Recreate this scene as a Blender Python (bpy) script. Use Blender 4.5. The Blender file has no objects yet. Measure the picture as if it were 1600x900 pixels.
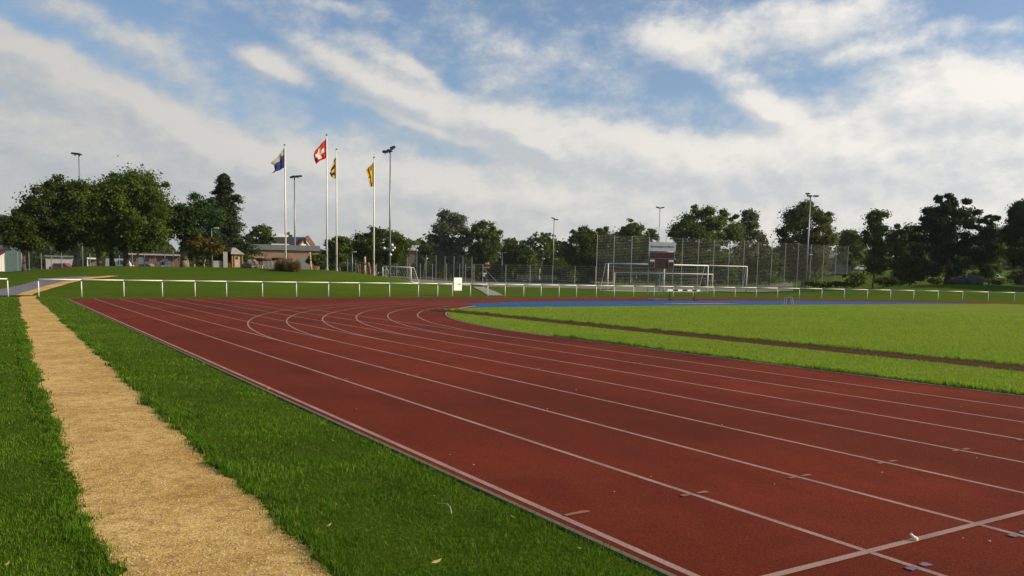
import bpy, math, random
import numpy as np
from mathutils import Vector, Matrix
rnd = random.Random(7)
S = bpy.context.scene

# ------------------------------------------------------------------ camera
FPX, YAW, PIT, ROL, EYE, SHY = 1300.0, .558, -.104, .020, 1.663, 116.2
Fv = Vector((math.sin(YAW)*math.cos(PIT), math.cos(YAW)*math.cos(PIT), math.sin(PIT)))
Rv = Vector((math.cos(YAW), -math.sin(YAW), 0)); Uv = Rv.cross(Fv)
R2 = Rv*math.cos(ROL) + Uv*math.sin(ROL); U2 = -Rv*math.sin(ROL) + Uv*math.cos(ROL)
cam = bpy.data.cameras.new('camera'); co = bpy.data.objects.new('camera', cam); S.collection.objects.link(co)
co.matrix_world = Matrix(((R2.x, U2.x, -Fv.x, 0), (R2.y, U2.y, -Fv.y, 0), (R2.z, U2.z, -Fv.z, EYE), (0, 0, 0, 1)))
cam.sensor_width = 36; cam.lens = 36*FPX/1600; cam.shift_y = SHY/1600; cam.clip_start = .1; cam.clip_end = 20000
S.camera = co
FH = Vector((math.sin(YAW), math.cos(YAW), 0)); RH = Vector((math.cos(YAW), -math.sin(YAW), 0))
# ------------------------------------------------------------------ light
SUN_EL = math.radians(25); SUN_AZ = YAW + math.radians(97)          # azimuth from +Y towards +X
sd = Vector((math.sin(SUN_AZ)*math.cos(SUN_EL), math.cos(SUN_AZ)*math.cos(SUN_EL), math.sin(SUN_EL)))
sun = bpy.data.lights.new('sun', 'SUN'); sun.energy = 4.9; sun.angle = math.radians(.55); sun.color = (1, .80, .56)
so = bpy.data.objects.new('sun', sun); S.collection.objects.link(so); so.rotation_euler = sd.to_track_quat('Z', 'Y').to_euler()
S.view_settings.view_transform = 'Standard'; S.view_settings.look = 'None'; S.view_settings.exposure = .1
S.view_settings.gamma = 1; S.view_settings.use_curve_mapping = False
W = bpy.data.worlds.new('World'); S.world = W; W.use_nodes = True

def pixdir(px, py):
    u = px-800; v = py-450-SHY; c, s = math.cos(ROL), math.sin(ROL)
    u, v = u*c+v*s, -u*s+v*c
    return Fv + Rv*(u/FPX) - Uv*(v/FPX)
def build_world():
    nt = W.node_tree; N = nt.nodes; L = nt.links; N.clear()
    g = bpy.data.node_groups.new('CloudDensity', 'ShaderNodeTree')
    g.interface.new_socket('P', in_out='INPUT', socket_type='NodeSocketVector')
    g.interface.new_socket('D', in_out='OUTPUT', socket_type='NodeSocketFloat')
    gn, gl = g.nodes, g.links
    gi = gn.new('NodeGroupInput'); go = gn.new('NodeGroupOutput')
    def math_(op, a, b=None, nn=gn, ll=gl, clamp=False):
        m = nn.new('ShaderNodeMath'); m.operation = op; m.use_clamp = clamp
        for i, v in enumerate((a, b)):
            if v is None: continue
            if isinstance(v, (int, float)): m.inputs[i].default_value = v
            else: ll.new(v, m.inputs[i])
        return m.outputs[0]
    # warp the lookup
    wn = gn.new('ShaderNodeTexNoise'); wn.inputs['Scale'].default_value = 9; wn.inputs['Detail'].default_value = 4
    gl.new(gi.outputs[0], wn.inputs['Vector'])
    sub = gn.new('ShaderNodeVectorMath'); sub.operation = 'SUBTRACT'; gl.new(wn.outputs['Color'], sub.inputs[0]); sub.inputs[1].default_value = (.5, .5, .5)
    sc = gn.new('ShaderNodeVectorMath'); sc.operation = 'MULTIPLY'; gl.new(sub.outputs[0], sc.inputs[0]); sc.inputs[1].default_value = (.09, .045, 0)
    ad = gn.new('ShaderNodeVectorMath'); ad.operation = 'ADD'; gl.new(gi.outputs[0], ad.inputs[0]); gl.new(sc.outputs[0], ad.inputs[1])
    P = ad.outputs[0]
    tot = None
    # px, py, half width, half height, angle (clockwise, deg), weight
    B = [(60, 105, 260, 34, 14, .75), (250, 185, 220, 36, 17, .7), (60, 170, 200, 40, 10, .35), (30, 62, 75, 18, 15, .55),
         (410, 95, 42, 17, 22, .9), (455, 125, 45, 14, 20, .7), (560, 125, 110, 20, 12, .75), (690, 165, 170, 36, 17, .9), (800, 190, 90, 26, 18, .7),
         (620, 95, 90, 12, 18, .5), (640, 193, 90, 9, 14, .75), (920, 200, 130, 30, 14, .75), (850, 228, 45, 12, 20, .6), (980, 150, 110, 22, 8, .35), (1010, 262, 260, 30, 5, .5),
         (1140, 125, 120, 24, 32, .8), (1060, 60, 130, 26, 12, .55), (1230, 40, 160, 34, -5, .7), (1320, 15, 80, 25, -20, .6), (1190, 165, 60, 13, 15, .6),
         (1500, 125, 120, 40, 10, .95), (1560, 175, 130, 40, 0, .8), (1400, 195, 230, 44, -4, .8), (1250, 240, 260, 34, 2, .65), (1480, 38, 38, 13, 0, .65), (1565, 40, 26, 10, 0, .45), (1330, 85, 90, 14, -15, .45),
         (780, 60, 220, 30, 16, .3), (520, 10, 80, 12, 8, .55), (190, 45, 180, 28, 12, .28), (330, 130, 120, 20, 14, .35), (140, 20, 130, 16, 16, .3), (450, 62, 60, 9, 20, .3), (1400, 250, 500, 40, 0, .5),
         (400, 255, 520, 36, 4, .4), (100, 235, 300, 30, 8, .35), (800, 290, 1700, 75, 0, .5), (800, 370, 2600, 85, 0, 1.2), (800, 150, 2600, 300, 0, .36)]
    for (px, py, rx, ry, an, w) in B:
        d = pixdir(px, py); az = math.atan2(d.x, d.y); el = math.asin(d.normalized().z)
        m = gn.new('ShaderNodeMapping'); m.vector_type = 'TEXTURE'
        m.inputs['Location'].default_value = (az, el, 0)
        m.inputs['Rotation'].default_value = (0, 0, math.radians(-an)-.02)
        m.inputs['Scale'].default_value = (rx/FPX*1.25, ry/FPX*1.35, 1)
        gl.new(P, m.inputs[0])
        ln = gn.new('ShaderNodeVectorMath'); ln.operation = 'LENGTH'; gl.new(m.outputs[0], ln.inputs[0])
        mr = gn.new('ShaderNodeMapRange'); mr.interpolation_type = 'SMOOTHSTEP'
        mr.inputs['From Min'].default_value = 1.25; mr.inputs['From Max'].default_value = 0; mr.inputs['To Max'].default_value = w*.92
        gl.new(ln.outputs['Value'], mr.inputs[0])
        tot = mr.outputs[0] if tot is None else math_('ADD', tot, mr.outputs[0])
    def nz(scale, det, sx, sy, rough=.6, off=0):
        mp = gn.new('ShaderNodeMapping'); mp.inputs['Scale'].default_value = (sx, sy, 1); mp.inputs['Location'].default_value = (off, off, off)
        mp.inputs['Rotation'].default_value = (0, 0, -.22)
        gl.new(gi.outputs[0], mp.inputs[0]); n = gn.new('ShaderNodeTexNoise'); n.inputs['Scale'].default_value = scale
        n.inputs['Detail'].default_value = det; n.inputs['Roughness'].default_value = rough; gl.new(mp.outputs[0], n.inputs['Vector']); return n.outputs['Fac']
    n1 = nz(14, 12, 1, 1.6, .66); n2 = nz(2.6, 5, 1, 3.0, .55, 3.3)
    a = math_('MULTIPLY', math_('SUBTRACT', n1, .5), 2.0); b = math_('MULTIPLY', math_('SUBTRACT', n2, .5), .8)
    D = math_('ADD', math_('ADD', tot, a), b)
    gl.new(D, go.inputs[0])
    # main tree
    tc = N.new('ShaderNodeTexCoord'); sx = N.new('ShaderNodeSeparateXYZ'); L.new(tc.outputs['Generated'], sx.inputs[0])
    M = lambda op, x, y=None, clamp=False: math_(op, x, y, N, L, clamp)
    az = M('ARCTAN2', sx.outputs[0], sx.outputs[1]); el = M('ARCSINE', sx.outputs[2])
    cb = N.new('ShaderNodeCombineXYZ'); L.new(az, cb.inputs[0]); L.new(el, cb.inputs[1])
    def dens(off):
        v = N.new('ShaderNodeVectorMath'); v.operation = 'ADD'; L.new(cb.outputs[0], v.inputs[0]); v.inputs[1].default_value = off
        q = N.new('ShaderNodeGroup'); q.node_tree = g; L.new(v.outputs[0], q.inputs[0]); return q.outputs[0]
    d0 = dens((0, 0, 0)); d1 = dens((.012, .014, 0))
    mask = N.new('ShaderNodeMapRange'); mask.interpolation_type = 'SMOOTHSTEP'; mask.inputs['From Min'].default_value = .12; mask.inputs['From Max'].default_value = 1.05
    L.new(d0, mask.inputs[0])
    lit = M('ADD', M('MULTIPLY', M('SUBTRACT', d0, d1), 1.3), .45, True)
    thick = N.new('ShaderNodeMapRange'); thick.inputs['From Min'].default_value = .5; thick.inputs['From Max'].default_value = 1.3; L.new(d0, thick.inputs[0])
    lit2 = M('MULTIPLY', lit, M('ADD', M('MULTIPLY', thick.outputs[0], .6), .4), True)
    # clouds are greyer away from the sun and near the horizon
    dt = N.new('ShaderNodeVectorMath'); dt.operation = 'DOT_PRODUCT'; L.new(tc.outputs['Generated'], dt.inputs[0]); dt.inputs[1].default_value = sd
    sunw = N.new('ShaderNodeMapRange'); sunw.inputs['From Min'].default_value = -.45; sunw.inputs['From Max'].default_value = .75; L.new(dt.outputs['Value'], sunw.inputs[0])
    dark = N.new('ShaderNodeMix'); dark.data_type = 'RGBA'; dark.inputs['A'].default_value = (.43, .46, .48, 1); dark.inputs['B'].default_value = (.70, .72, .73, 1); L.new(sunw.outputs[0], dark.inputs['Factor'])
    brt = N.new('ShaderNodeMix'); brt.data_type = 'RGBA'; brt.inputs['A'].default_value = (.61, .59, .55, 1); brt.inputs['B'].default_value = (1.1, 1.04, .95, 1); L.new(sunw.outputs[0], brt.inputs['Factor'])
    cc = N.new('ShaderNodeMix'); cc.data_type = 'RGBA'; L.new(lit2, cc.inputs['Factor']); L.new(dark.outputs['Result'], cc.inputs['A']); L.new(brt.outputs['Result'], cc.inputs['B'])
    sky = N.new('ShaderNodeTexSky'); sky.sky_type = 'NISHITA'; sky.sun_disc = False; sky.sun_elevation = SUN_EL; sky.sun_rotation = SUN_AZ
    sky.air_density = 1.0; sky.dust_density = 1.2; sky.ozone_density = 3.0
    b1 = N.new('ShaderNodeBackground'); b1.inputs[1].default_value = .128; L.new(sky.outputs[0], b1.inputs[0])
    b2 = N.new('ShaderNodeBackground'); b2.inputs[1].default_value = 1.0; L.new(cc.outputs['Result'], b2.inputs[0])
    mx = N.new('ShaderNodeMixShader'); L.new(M('MULTIPLY', mask.outputs[0], .93), mx.inputs[0]); L.new(b1.outputs[0], mx.inputs[1]); L.new(b2.outputs[0], mx.inputs[2])
    o = N.new('ShaderNodeOutputWorld'); L.new(mx.outputs[0], o.inputs[0])
build_world()

# ------------------------------------------------------------------ placement helpers
def interp(x, t):
    if x <= t[0][0]: return t[0][1]
    for (a, b), (c, d) in zip(t, t[1:]):
        if x <= c: return b+(d-b)*(x-a)/(c-a)
    return t[-1][1]
def sm(t): t = max(0., min(1., t)); return t*t*(3-2*t)
ZF = [(-400, 38), (0, 45), (400, 54), (700, 63.5), (1000, 76), (1200, 85), (1600, 87.6), (2200, 80)]
CL = [(-700, 0), (-300, .6), (0, .95), (60, 1.3), (130, 1.75), (200, 1.84), (350, 1.88), (500, 1.86), (550, 1.68), (600, 1.3), (640, .8), (680, .3), (720, 0)]
CR = [(1180, 0), (1240, .3), (1300, .6), (1350, .85), (1400, 1.3), (1450, 1.6), (1500, 1.75), (1600, 1.7), (2300, 1.2), (2800, 0)]
BR = [(1150, 0), (1300, 1), (2600, 1), (3000, 0)]
def terr(x, y):
    v = Vector((x, y, 0)); z = v.dot(FH)
    if z < 25: return 0.
    px = 800+FPX*v.dot(RH)/z
    zf = interp(px, ZF)
    h = 0.
    cl = interp(px, CL)
    if cl > 0: h += cl*(sm((z-zf-.8)/(74-zf)) - .5*sm((z-84)/30))
    cr = interp(px, CR)
    if cr > 0: h += cr*sm((z-zf-1)/18)
    if px > 1150: h += 4.2*interp(px, BR)*sm((z-140)/100)
    return h
def at(px, py, z):
    d = pixdir(px, py); t = z/Vector(d).dot(FH)
    return Vector((0, 0, EYE)) + d*t
def base(px, py, z):
    p = at(px, py, z); return Vector((p.x, p.y, terr(p.x, p.y)))
def hit(px, py, z0=3., z1=400.):
    z = z0
    while z < z1:
        p = at(px, py, z)
        if p.z <= terr(p.x, p.y): return Vector((p.x, p.y, terr(p.x, p.y)))
        z += .12 if z < 120 else .5
    p = at(px, py, z1); return Vector((p.x, p.y, terr(p.x, p.y)))
def flat(px, py):
    d = pixdir(px, py); t = -EYE/d.z; return Vector((d.x*t, d.y*t, 0))

# ------------------------------------------------------------------ object helpers
def tag(o, label=None, cat=None, group=None, kind=None):
    if label: o['label'] = label
    if cat: o['category'] = cat
    if group: o['group'] = group
    if kind: o['kind'] = kind
    return o
def thing(name, loc, label, cat, group=None):
    o = bpy.data.objects.new(name, None); S.collection.objects.link(o); o.location = loc; o.empty_display_size = .2
    return tag(o, label, cat, group)
def link_mesh(name, me, mat, parent=None, smooth=False):
    o = bpy.data.objects.new(name, me); S.collection.objects.link(o)
    if mat: me.materials.append(mat)
    if parent: o.parent = parent
    if smooth: me.polygons.foreach_set('use_smooth', [True]*len(me.polygons))
    return o
def wpos(p):
    v = Vector((0, 0, 0))
    while p: v += p.location; p = p.parent
    return v
class MB:
    def __init__(s): s.v = []; s.f = []
    def quad(s, *p):
        n = len(s.v); s.v += [tuple(q) for q in p]; s.f.append(tuple(range(n, n+len(p)))); return s
    def box(s, c, sx, sy, sz, ax=None, ay=None, az=None):
        """box centred at c, sizes along axes"""
        c = Vector(c); ax = Vector(ax or RH); ay = Vector(ay or FH); az = Vector(az or (0, 0, 1)); n = len(s.v)
        for k in (-1, 1):
            for j, i in ((-1, -1), (-1, 1), (1, 1), (1, -1)):
                s.v.append(tuple(c+ax*(i*sx/2)+ay*(j*sy/2)+az*(k*sz/2)))
        s.f += [(n+3, n+2, n+1, n), (n+4, n+5, n+6, n+7), (n, n+1, n+5, n+4), (n+1, n+2, n+6, n+5), (n+2, n+3, n+7, n+6), (n+3, n, n+4, n+7)]
        return s
    def bar(s, a, b, w, h=None):
        a = Vector(a); b = Vector(b); d = (b-a); L = d.length; d.normalize(); up = Vector((0, 0, 1)) if abs(d.z) < .9 else Vector(RH)
        sd_ = d.cross(up).normalized(); up = sd_.cross(d); return s.box((a+b)/2, L, w, h or w, d, sd_, up)
    def cyl(s, a, b, r0, r1=None, n=8, cap=True):
        r1 = r0 if r1 is None else r1; a = Vector(a); b = Vector(b); d = (b-a).normalized()
        u = d.orthogonal().normalized(); w = d.cross(u); k = len(s.v)
        for p, r in ((a, r0), (b, r1)):
            for i in range(n):
                t = 2*math.pi*i/n; s.v.append(tuple(p+u*(r*math.cos(t))+w*(r*math.sin(t))))
        for i in range(n):
            j = (i+1) % n; s.f.append((k+i, k+j, k+n+j, k+n+i))
        if cap: s.f.append(tuple(range(k+n-1, k-1, -1))); s.f.append(tuple(range(k+n, k+2*n)))
        return s
    def tube(s, pts, rs, n=7):
        for (a, b, r0, r1) in zip(pts, pts[1:], rs, rs[1:]): s.cyl(a, b, r0, r1, n)
        return s
    def ball(s, c, rx, ry=None, rz=None, n=10, m=7, jit=0, sd_=1):
        ry = ry or rx; rz = rz or rx; c = Vector(c); k = len(s.v); R = random.Random(sd_)
        for j in range(m+1):
            ph = math.pi*j/m
            for i in range(n):
                t = 2*math.pi*i/n; q = 1+R.uniform(-jit, jit)
                s.v.append(tuple(c+RH*(rx*q*math.sin(ph)*math.cos(t))+FH*(ry*q*math.sin(ph)*math.sin(t))+Vector((0, 0, rz*q*math.cos(ph)))))
        for j in range(m):
            for i in range(n):
                a = k+j*n+i; b = k+j*n+(i+1) % n; s.f.append((a, a+n, b+n, b))
        return s
    def build(s, name, mat, parent=None, smooth=False):
        o = wpos(parent); me = bpy.data.meshes.new(name)
        me.from_pydata([(x-o.x, y-o.y, z-o.z) for x, y, z in s.v], [], s.f); me.update()
        return link_mesh(name, me, mat, parent, smooth)
def np_mesh(name, V, nper, mat, parent=None, tone=None, col=None, off=None, faces=None):
    """V: (N*nper,3) array, faces of nper verts each (or explicit per-item face lists)"""
    if off is not None: V = V-np.array(off)
    me = bpy.data.meshes.new(name); nv = len(V); me.vertices.add(nv); me.vertices.foreach_set('co', V.astype(np.float32).ravel())
    N = nv//nper
    if faces is None: faces = [list(range(nper))]
    loops = np.concatenate([(np.arange(N)[:, None]*nper+np.array(f)[None, :]) for f in faces], axis=1)
    sizes = np.tile(np.array([len(f) for f in faces]), N)
    li = loops.ravel(); me.loops.add(len(li)); me.loops.foreach_set('vertex_index', li.astype(np.int32))
    me.polygons.add(len(sizes)); st = np.concatenate([[0], np.cumsum(sizes)[:-1]])
    me.polygons.foreach_set('loop_start', st.astype(np.int32)); me.polygons.foreach_set('loop_total', sizes.astype(np.int32))
    me.update(calc_edges=True)
    if tone is not None:
        at_ = me.attributes.new('tone', 'FLOAT', 'POINT'); at_.data.foreach_set('value', np.repeat(tone, nper).astype(np.float32))
    return link_mesh(name, me, mat, parent)
def copy_thing(root, loc):
    r = root.copy(); S.collection.objects.link(r); r.location = loc
    for ch in root.children:
        c = ch.copy(); S.collection.objects.link(c); c.parent = r
        for g in ch.children:
            d = g.copy(); S.collection.objects.link(d); d.parent = c
    return r

# ------------------------------------------------------------------ materials
def newmat(name):
    m = bpy.data.materials.new(name); m.use_nodes = True; nt = m.node_tree; b = nt.nodes['Principled BSDF']; return m, nt, b
def ramp2(nt, fac, c0, c1, p0=.35, p1=.65):
    r = nt.nodes.new('ShaderNodeValToRGB'); r.color_ramp.elements[0].position = p0; r.color_ramp.elements[1].position = p1
    r.color_ramp.elements[0].color = (*c0, 1); r.color_ramp.elements[1].color = (*c1, 1); nt.links.new(fac, r.inputs[0]); return r.outputs[0]
def noise(nt, scale, detail=5, rough=.6, vec=None, stretch=None):
    n = nt.nodes.new('ShaderNodeTexNoise'); n.inputs['Scale'].default_value = scale; n.inputs['Detail'].default_value = detail; n.inputs['Roughness'].default_value = rough
    if vec is None:
        g = nt.nodes.new('ShaderNodeNewGeometry'); vec = g.outputs['Position']
    if stretch:
        mp = nt.nodes.new('ShaderNodeMapping'); mp.inputs['Scale'].default_value = stretch; nt.links.new(vec, mp.inputs[0]); vec = mp.outputs[0]
    nt.links.new(vec, n.inputs['Vector']); return n.outputs['Fac']
def mixc(nt, f, a, b, mode='MIX'):
    m = nt.nodes.new('ShaderNodeMix'); m.data_type = 'RGBA'; m.blend_type = mode
    for k, v in (('Factor', f), ('A', a), ('B', b)):
        if isinstance(v, (int, float)): m.inputs[k].default_value = v
        elif isinstance(v, tuple): m.inputs[k].default_value = (*v, 1)
        else: nt.links.new(v, m.inputs[k])
    return m.outputs['Result']
def bump(nt, b, h, strength=.5, dist=.01):
    n = nt.nodes.new('ShaderNodeBump'); n.inputs['Strength'].default_value = strength; n.inputs['Distance'].default_value = dist
    nt.links.new(h, n.inputs['Height']); nt.links.new(n.outputs[0], b.inputs['Normal'])
def simple(name, c, rough=.6, var=.25, scale=3., metal=0, bumps=0):
    m, nt, b = newmat(name); b.inputs['Roughness'].default_value = rough; b.inputs['Metallic'].default_value = metal
    n = noise(nt, scale, 6); col = ramp2(nt, n, tuple(x*(1-var) for x in c), tuple(min(1, x*(1+var)) for x in c), .3, .7)
    nt.links.new(col, b.inputs['Base Color'])
    if bumps: bump(nt, b, noise(nt, scale*6, 5), bumps, .02)
    return m
WHITE = simple('white_paint', (.72, .72, .66), .45, .12, 8)
SIGNW = simple('sign_white', (.8, .8, .76), .5, .04, 6)
GALV = simple('galvanised_steel', (.27, .285, .285), .45, .2, 12, .4)
DARKM = simple('dark_metal', (.035, .037, .04), .5, .2, 10)
WIRE = simple('fence_wire', (.10, .12, .11), .6, .2, 10)
CONC = simple('concrete', (.34, .33, .30), .85, .2, 5, 0, .3)
WOODO = simple('orange_wood', (.42, .16, .06), .7, .25, 8)
WOODL = simple('pale_wood', (.42, .31, .2), .75, .25, 10)
WOODD = simple('dark_wood', (.09, .05, .035), .8, .3, 8)
CLAD = simple('timber_cladding', (.30, .19, .11), .8, .15, 1.4)
ROOFG = simple('grey_roof', (.17, .18, .19), .55, .12, 2)
ROOFL = simple('light_roof', (.36, .33, .30), .7, .15, 3)
ROOFD = simple('dark_roof', (.035, .037, .04), .7, .2, 2)
ROOFB = simple('brown_roof', (.09, .055, .04), .8, .2, 2)
REDT = simple('red_tiles', (.10, .038, .028), .8, .3, 6)
TEAL = simple('teal_render', (.08, .135, .135), .8, .1, 1)
CREAM = simple('cream_render', (.52, .46, .36), .85, .1, 2)
PALE = simple('pale_render', (.36, .36, .37), .85, .12, 2)
BRICK = simple('brick', (.17, .085, .06), .85, .2, 4)
GLASS = simple('window_glass', (.03, .035, .04), .1, .2, 3)
MAROON = simple('maroon_panel', (.07, .018, .016), .5, .15, 6)
BARK = simple('bark', (.085, .065, .045), .9, .35, 6, 0, .6)
BARKL = simple('pale_bark', (.2, .17, .12), .9, .3, 6, 0, .6)
ROCK = simple('rock', (.17, .14, .10), .9, .35, 3, 0, .8)
CARW = simple('car_white', (.7, .7, .7), .3, .03, 2)
RUBBER = simple('rubber', (.02, .02, .02), .8, .1, 4)
BLACK = simple('black_paint', (.02, .02, .02), .5, .1, 4)
YEL = simple('flag_yellow', (.62, .36, .03), .7, .12, 3)
LAMPG = simple('lamp_glass', (.6, .62, .6), .2, .05, 5)

def foliage(name, c, tr=.35, sat=.5, straw=None):
    m, nt, b = newmat(name); b.inputs['Roughness'].default_value = .6; b.inputs['Specular IOR Level'].default_value = .08
    a = nt.nodes.new('ShaderNodeAttribute'); a.attribute_name = 'tone'
    col = ramp2(nt, a.outputs['Fac'], tuple(x*(1-sat) for x in c), (min(1, c[0]*(1+sat*1.2)), min(1, c[1]*(1+sat)), c[2]*(1+sat*.5)), 0, 1 if not straw else .9)
    if straw:
        e = col.node.color_ramp.elements.new(.97); e.color = (*straw, 1)
    nt.links.new(col, b.inputs['Base Color'])
    t = nt.nodes.new('ShaderNodeBsdfTranslucent'); tc = mixc(nt, .6, col, (c[0]*1.6, c[1]*1.7, c[2]*.6)); nt.links.new(tc, t.inputs[0])
    mx = nt.nodes.new('ShaderNodeMixShader'); mx.inputs[0].default_value = tr
    nt.links.new(b.outputs[0], mx.inputs[1]); nt.links.new(t.outputs[0], mx.inputs[2]); nt.links.new(mx.outputs[0], nt.nodes['Material Output'].inputs[0]); return m
F_DARK = foliage('leaf_dark', (.068, .094, .016), .42)
F_MID = foliage('leaf_mid', (.090, .132, .022), .42)
F_BLUE = foliage('leaf_bluegreen', (.048, .094, .030), .4)
F_CON = foliage('needle_dark', (.032, .054, .020), .2)
F_GREY = foliage('leaf_grey', (.115, .14, .085))
F_YEL = foliage('leaf_yellowing', (.12, .105, .02))
F_LIGHT = foliage('leaf_light', (.085, .125, .03))
F_PURP = foliage('leaf_bronze', (.078, .098, .026), .42)
F_BLADE = foliage('grass_blade', (.074, .160, .011), .3, .6, (.26, .22, .07))
F_BLADE2 = foliage('infield_blade', (.185, .295, .030), .42, .16, (.30, .28, .08))

def lawn_mat(name, c0, c1, c2):
    m, nt, b = newmat(name); b.inputs['Roughness'].default_value = .95; b.inputs['Specular IOR Level'].default_value = .02
    big = noise(nt, .22, 6, .65, stretch=(.6, 1.4, 1)); fine = noise(nt, 28, 5, .75); mid = noise(nt, 2.2, 5, .65)
    col = ramp2(nt, big, c0, c1, .35, .65); col = mixc(nt, mixc_f(nt, mid, .35, .75, .5), col, c2)
    col = mixc(nt, 1.0, col, ramp2(nt, fine, (.45, .45, .45), (1.4, 1.4, 1.3), .25, .75), 'MULTIPLY')
    nt.links.new(col, b.inputs['Base Color']); bump(nt, b, fine, .9, .05); return m
def mixc_f(nt, v, a, b_, top):
    r = nt.nodes.new('ShaderNodeMapRange'); r.inputs['From Min'].default_value = a; r.inputs['From Max'].default_value = b_; r.inputs['To Max'].default_value = top
    nt.links.new(v, r.inputs[0]); return r.outputs[0]
LAWN = lawn_mat('lawn', (.068, .118, .009), (.100, .152, .012), (.045, .092, .007))
INFIELD = lawn_mat('infield_lawn', (.175, .255, .032), (.24, .30, .038), (.155, .24, .028))

def track_mat():
    m, nt, b = newmat('track_red'); b.inputs['Roughness'].default_value = .9; b.inputs['Specular IOR Level'].default_value = .08
    big = noise(nt, .18, 5, .6); st = noise(nt, 1.1, 7, .68, stretch=(1.2, .45, 1)); fine = noise(nt, 160, 3, .8); mid = noise(nt, 45, 4, .8)
    col = ramp2(nt, big, (.102, .0205, .0082), (.172, .030, .011), .35, .65)
    col = mixc(nt, mixc_f(nt, st, .46, .74, .6), col, (.075, .014, .008))
    col = mixc(nt, 1.0, col, ramp2(nt, fine, (.3, .3, .3), (1.9, 1.8, 1.7), .32, .68), 'MULTIPLY')
    col = mixc(nt, 1.0, col, ramp2(nt, mid, (.68, .68, .68), (1.3, 1.3, 1.3), .3, .7), 'MULTIPLY')
    fade = noise(nt, .6, 6, .7, stretch=(.5, 1.6, 1)); col = mixc(nt, mixc_f(nt, fade, .55, .8, .35), col, (.23, .062, .03))
    nt.links.new(col, b.inputs['Base Color']); bump(nt, b, fine, .8, .006); return m
TRACK = track_mat()
def paint(name, c, wear=.62, under=(.2, .024, .010)):
    m, nt, b = newmat(name); b.inputs['Roughness'].default_value = .7
    fine = noise(nt, 120, 4, .8); big = noise(nt, 1.5, 3)
    w = mixc_f(nt, fine, wear-.12, wear+.08, .85)
    col = mixc(nt, w, c, under); col = mixc(nt, 1.0, col, ramp2(nt, big, (.75, .75, .75), (1.1, 1.1, 1.1)), 'MULTIPLY')
    nt.links.new(col, b.inputs['Base Color']); bump(nt, b, fine, .4, .003); return m
LINEW = paint('line_paint', (.44, .31, .24), .55)
MARKY = paint('mark_ochre', (.34, .17, .08), .58)
MARKB = paint('mark_lilac', (.22, .19, .27), .56)
BLUE = simple('blue_tartan', (.030, .10, .235), .9, .12, .6); BLUE.node_tree.nodes['Principled BSDF'].inputs['Specular IOR Level'].default_value = .1
def gravel_mat():
    m, nt, b = newmat('gravel'); b.inputs['Roughness'].default_value = .95; b.inputs['Specular IOR Level'].default_value = .1
    big = noise(nt, 1.0, 6, .65); mid = noise(nt, 7, 7, .72); fine = noise(nt, 95, 5, .8); f2 = noise(nt, 38, 4, .75)
    col = ramp2(nt, big, (.50, .32, .092), (.76, .55, .21), .35, .65)
    col = mixc(nt, mixc_f(nt, mid, .47, .7, .85), col, (.26, .15, .045))
    col = mixc(nt, 1.0, col, ramp2(nt, fine, (.35, .33, .30), (1.6, 1.58, 1.5), .3, .72), 'MULTIPLY')
    col = mixc(nt, 1.0, col, ramp2(nt, f2, (.72, .7, .68), (1.22, 1.22, 1.2), .35, .65), 'MULTIPLY')
    nt.links.new(col, b.inputs['Base Color'])
    bump(nt, b, mixc(nt, .45, mixc(nt, .5, fine, f2), mid), .8, .025); return m
GRAVEL = gravel_mat()
ASPH = simple('asphalt', (.15, .148, .155), .85, .15, 3, 0, .3)
COURT = simple('court', (.17, .18, .09), .9, .12, .8)
DITCH = simple('runway_red', (.075, .033, .016), .95, .3, 5); DITCH.node_tree.nodes['Principled BSDF'].inputs['Specular IOR Level'].default_value = .05
HILLM = simple('hill_green', (.035, .055, .03), .95, .35, .02)

# ------------------------------------------------------------------ ground
def struct(o): o['kind'] = 'structure'; return o
def terrain():
    rings = [0]+[1.5*1.5**i for i in range(0, 6)]+list(np.arange(20, 160, 1.7))+[160*1.07**i for i in range(1, 64)]
    A = 900; V = [(0, 0, -.012)]; F = []
    for r in rings[1:]:
        for i in range(A):
            t = 2*math.pi*i/A; x, y = r*math.sin(t), r*math.cos(t); V.append((x, y, terr(x, y)-.012))
    for i in range(A): F.append((0, 1+(i+1) % A, 1+i))
    for j in range(len(rings)-2):
        for i in range(A):
            a = 1+j*A+i; b = 1+j*A+(i+1) % A; F.append((a, b, b+A, a+A))
    me = bpy.data.meshes.new('lawn_ground'); me.from_pydata(V, [], F); me.update()
    return struct(link_mesh('lawn_ground', me, LAWN, None, True))
terrain()
def sheet(name, pts, z, mat):
    m = MB(); m.quad(*[(x, y, z) for x, y in pts]); return struct(m.build(name, mat))
# track geometry
D0, LW, CX, SC, RA, RB = 3.345, 1.22, 49.6, 19.0, 36.5, 30.5
def arc(k, a0=0, a1=math.pi, n=160, off=0.):
    return [(CX-(RA+LW*k+off)*math.cos(a0+(a1-a0)*i/n), SC+(RB+.9*k+off)*math.sin(a0+(a1-a0)*i/n)) for i in range(n+1)]
out = [(D0-.135, -25), (D0-.12, 48.9), (9, 50.6), (14, 51.9), (21, 53.0), (28, 53.8)]
oa = [p for p in arc(6.25) if p[0] > 36]
red = out+oa+[(CX+RA+LW*6.25, -25)]
sheet('running_track', red, .002, TRACK)
inf = [(D0+8*LW+.06, -25)]+arc(0, off=-.06)+[(CX+RA-.06, -25)]
BN = [(16.5, 35.0), (18.17, 35.9), (21.3, 36.9), (27.2, 37.6), (38.4, 38.8), (47.7, 39.4), (60.7, 40.1), (69.2, 40.1), (90, 40.1)]
BF = [(22.5, 41.6), (28, 44.6), (33.6, 46.2), (47, 47.5), (57.8, 47.4), (67.9, 45.2), (72, 43.0), (74.5, 41)]
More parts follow.
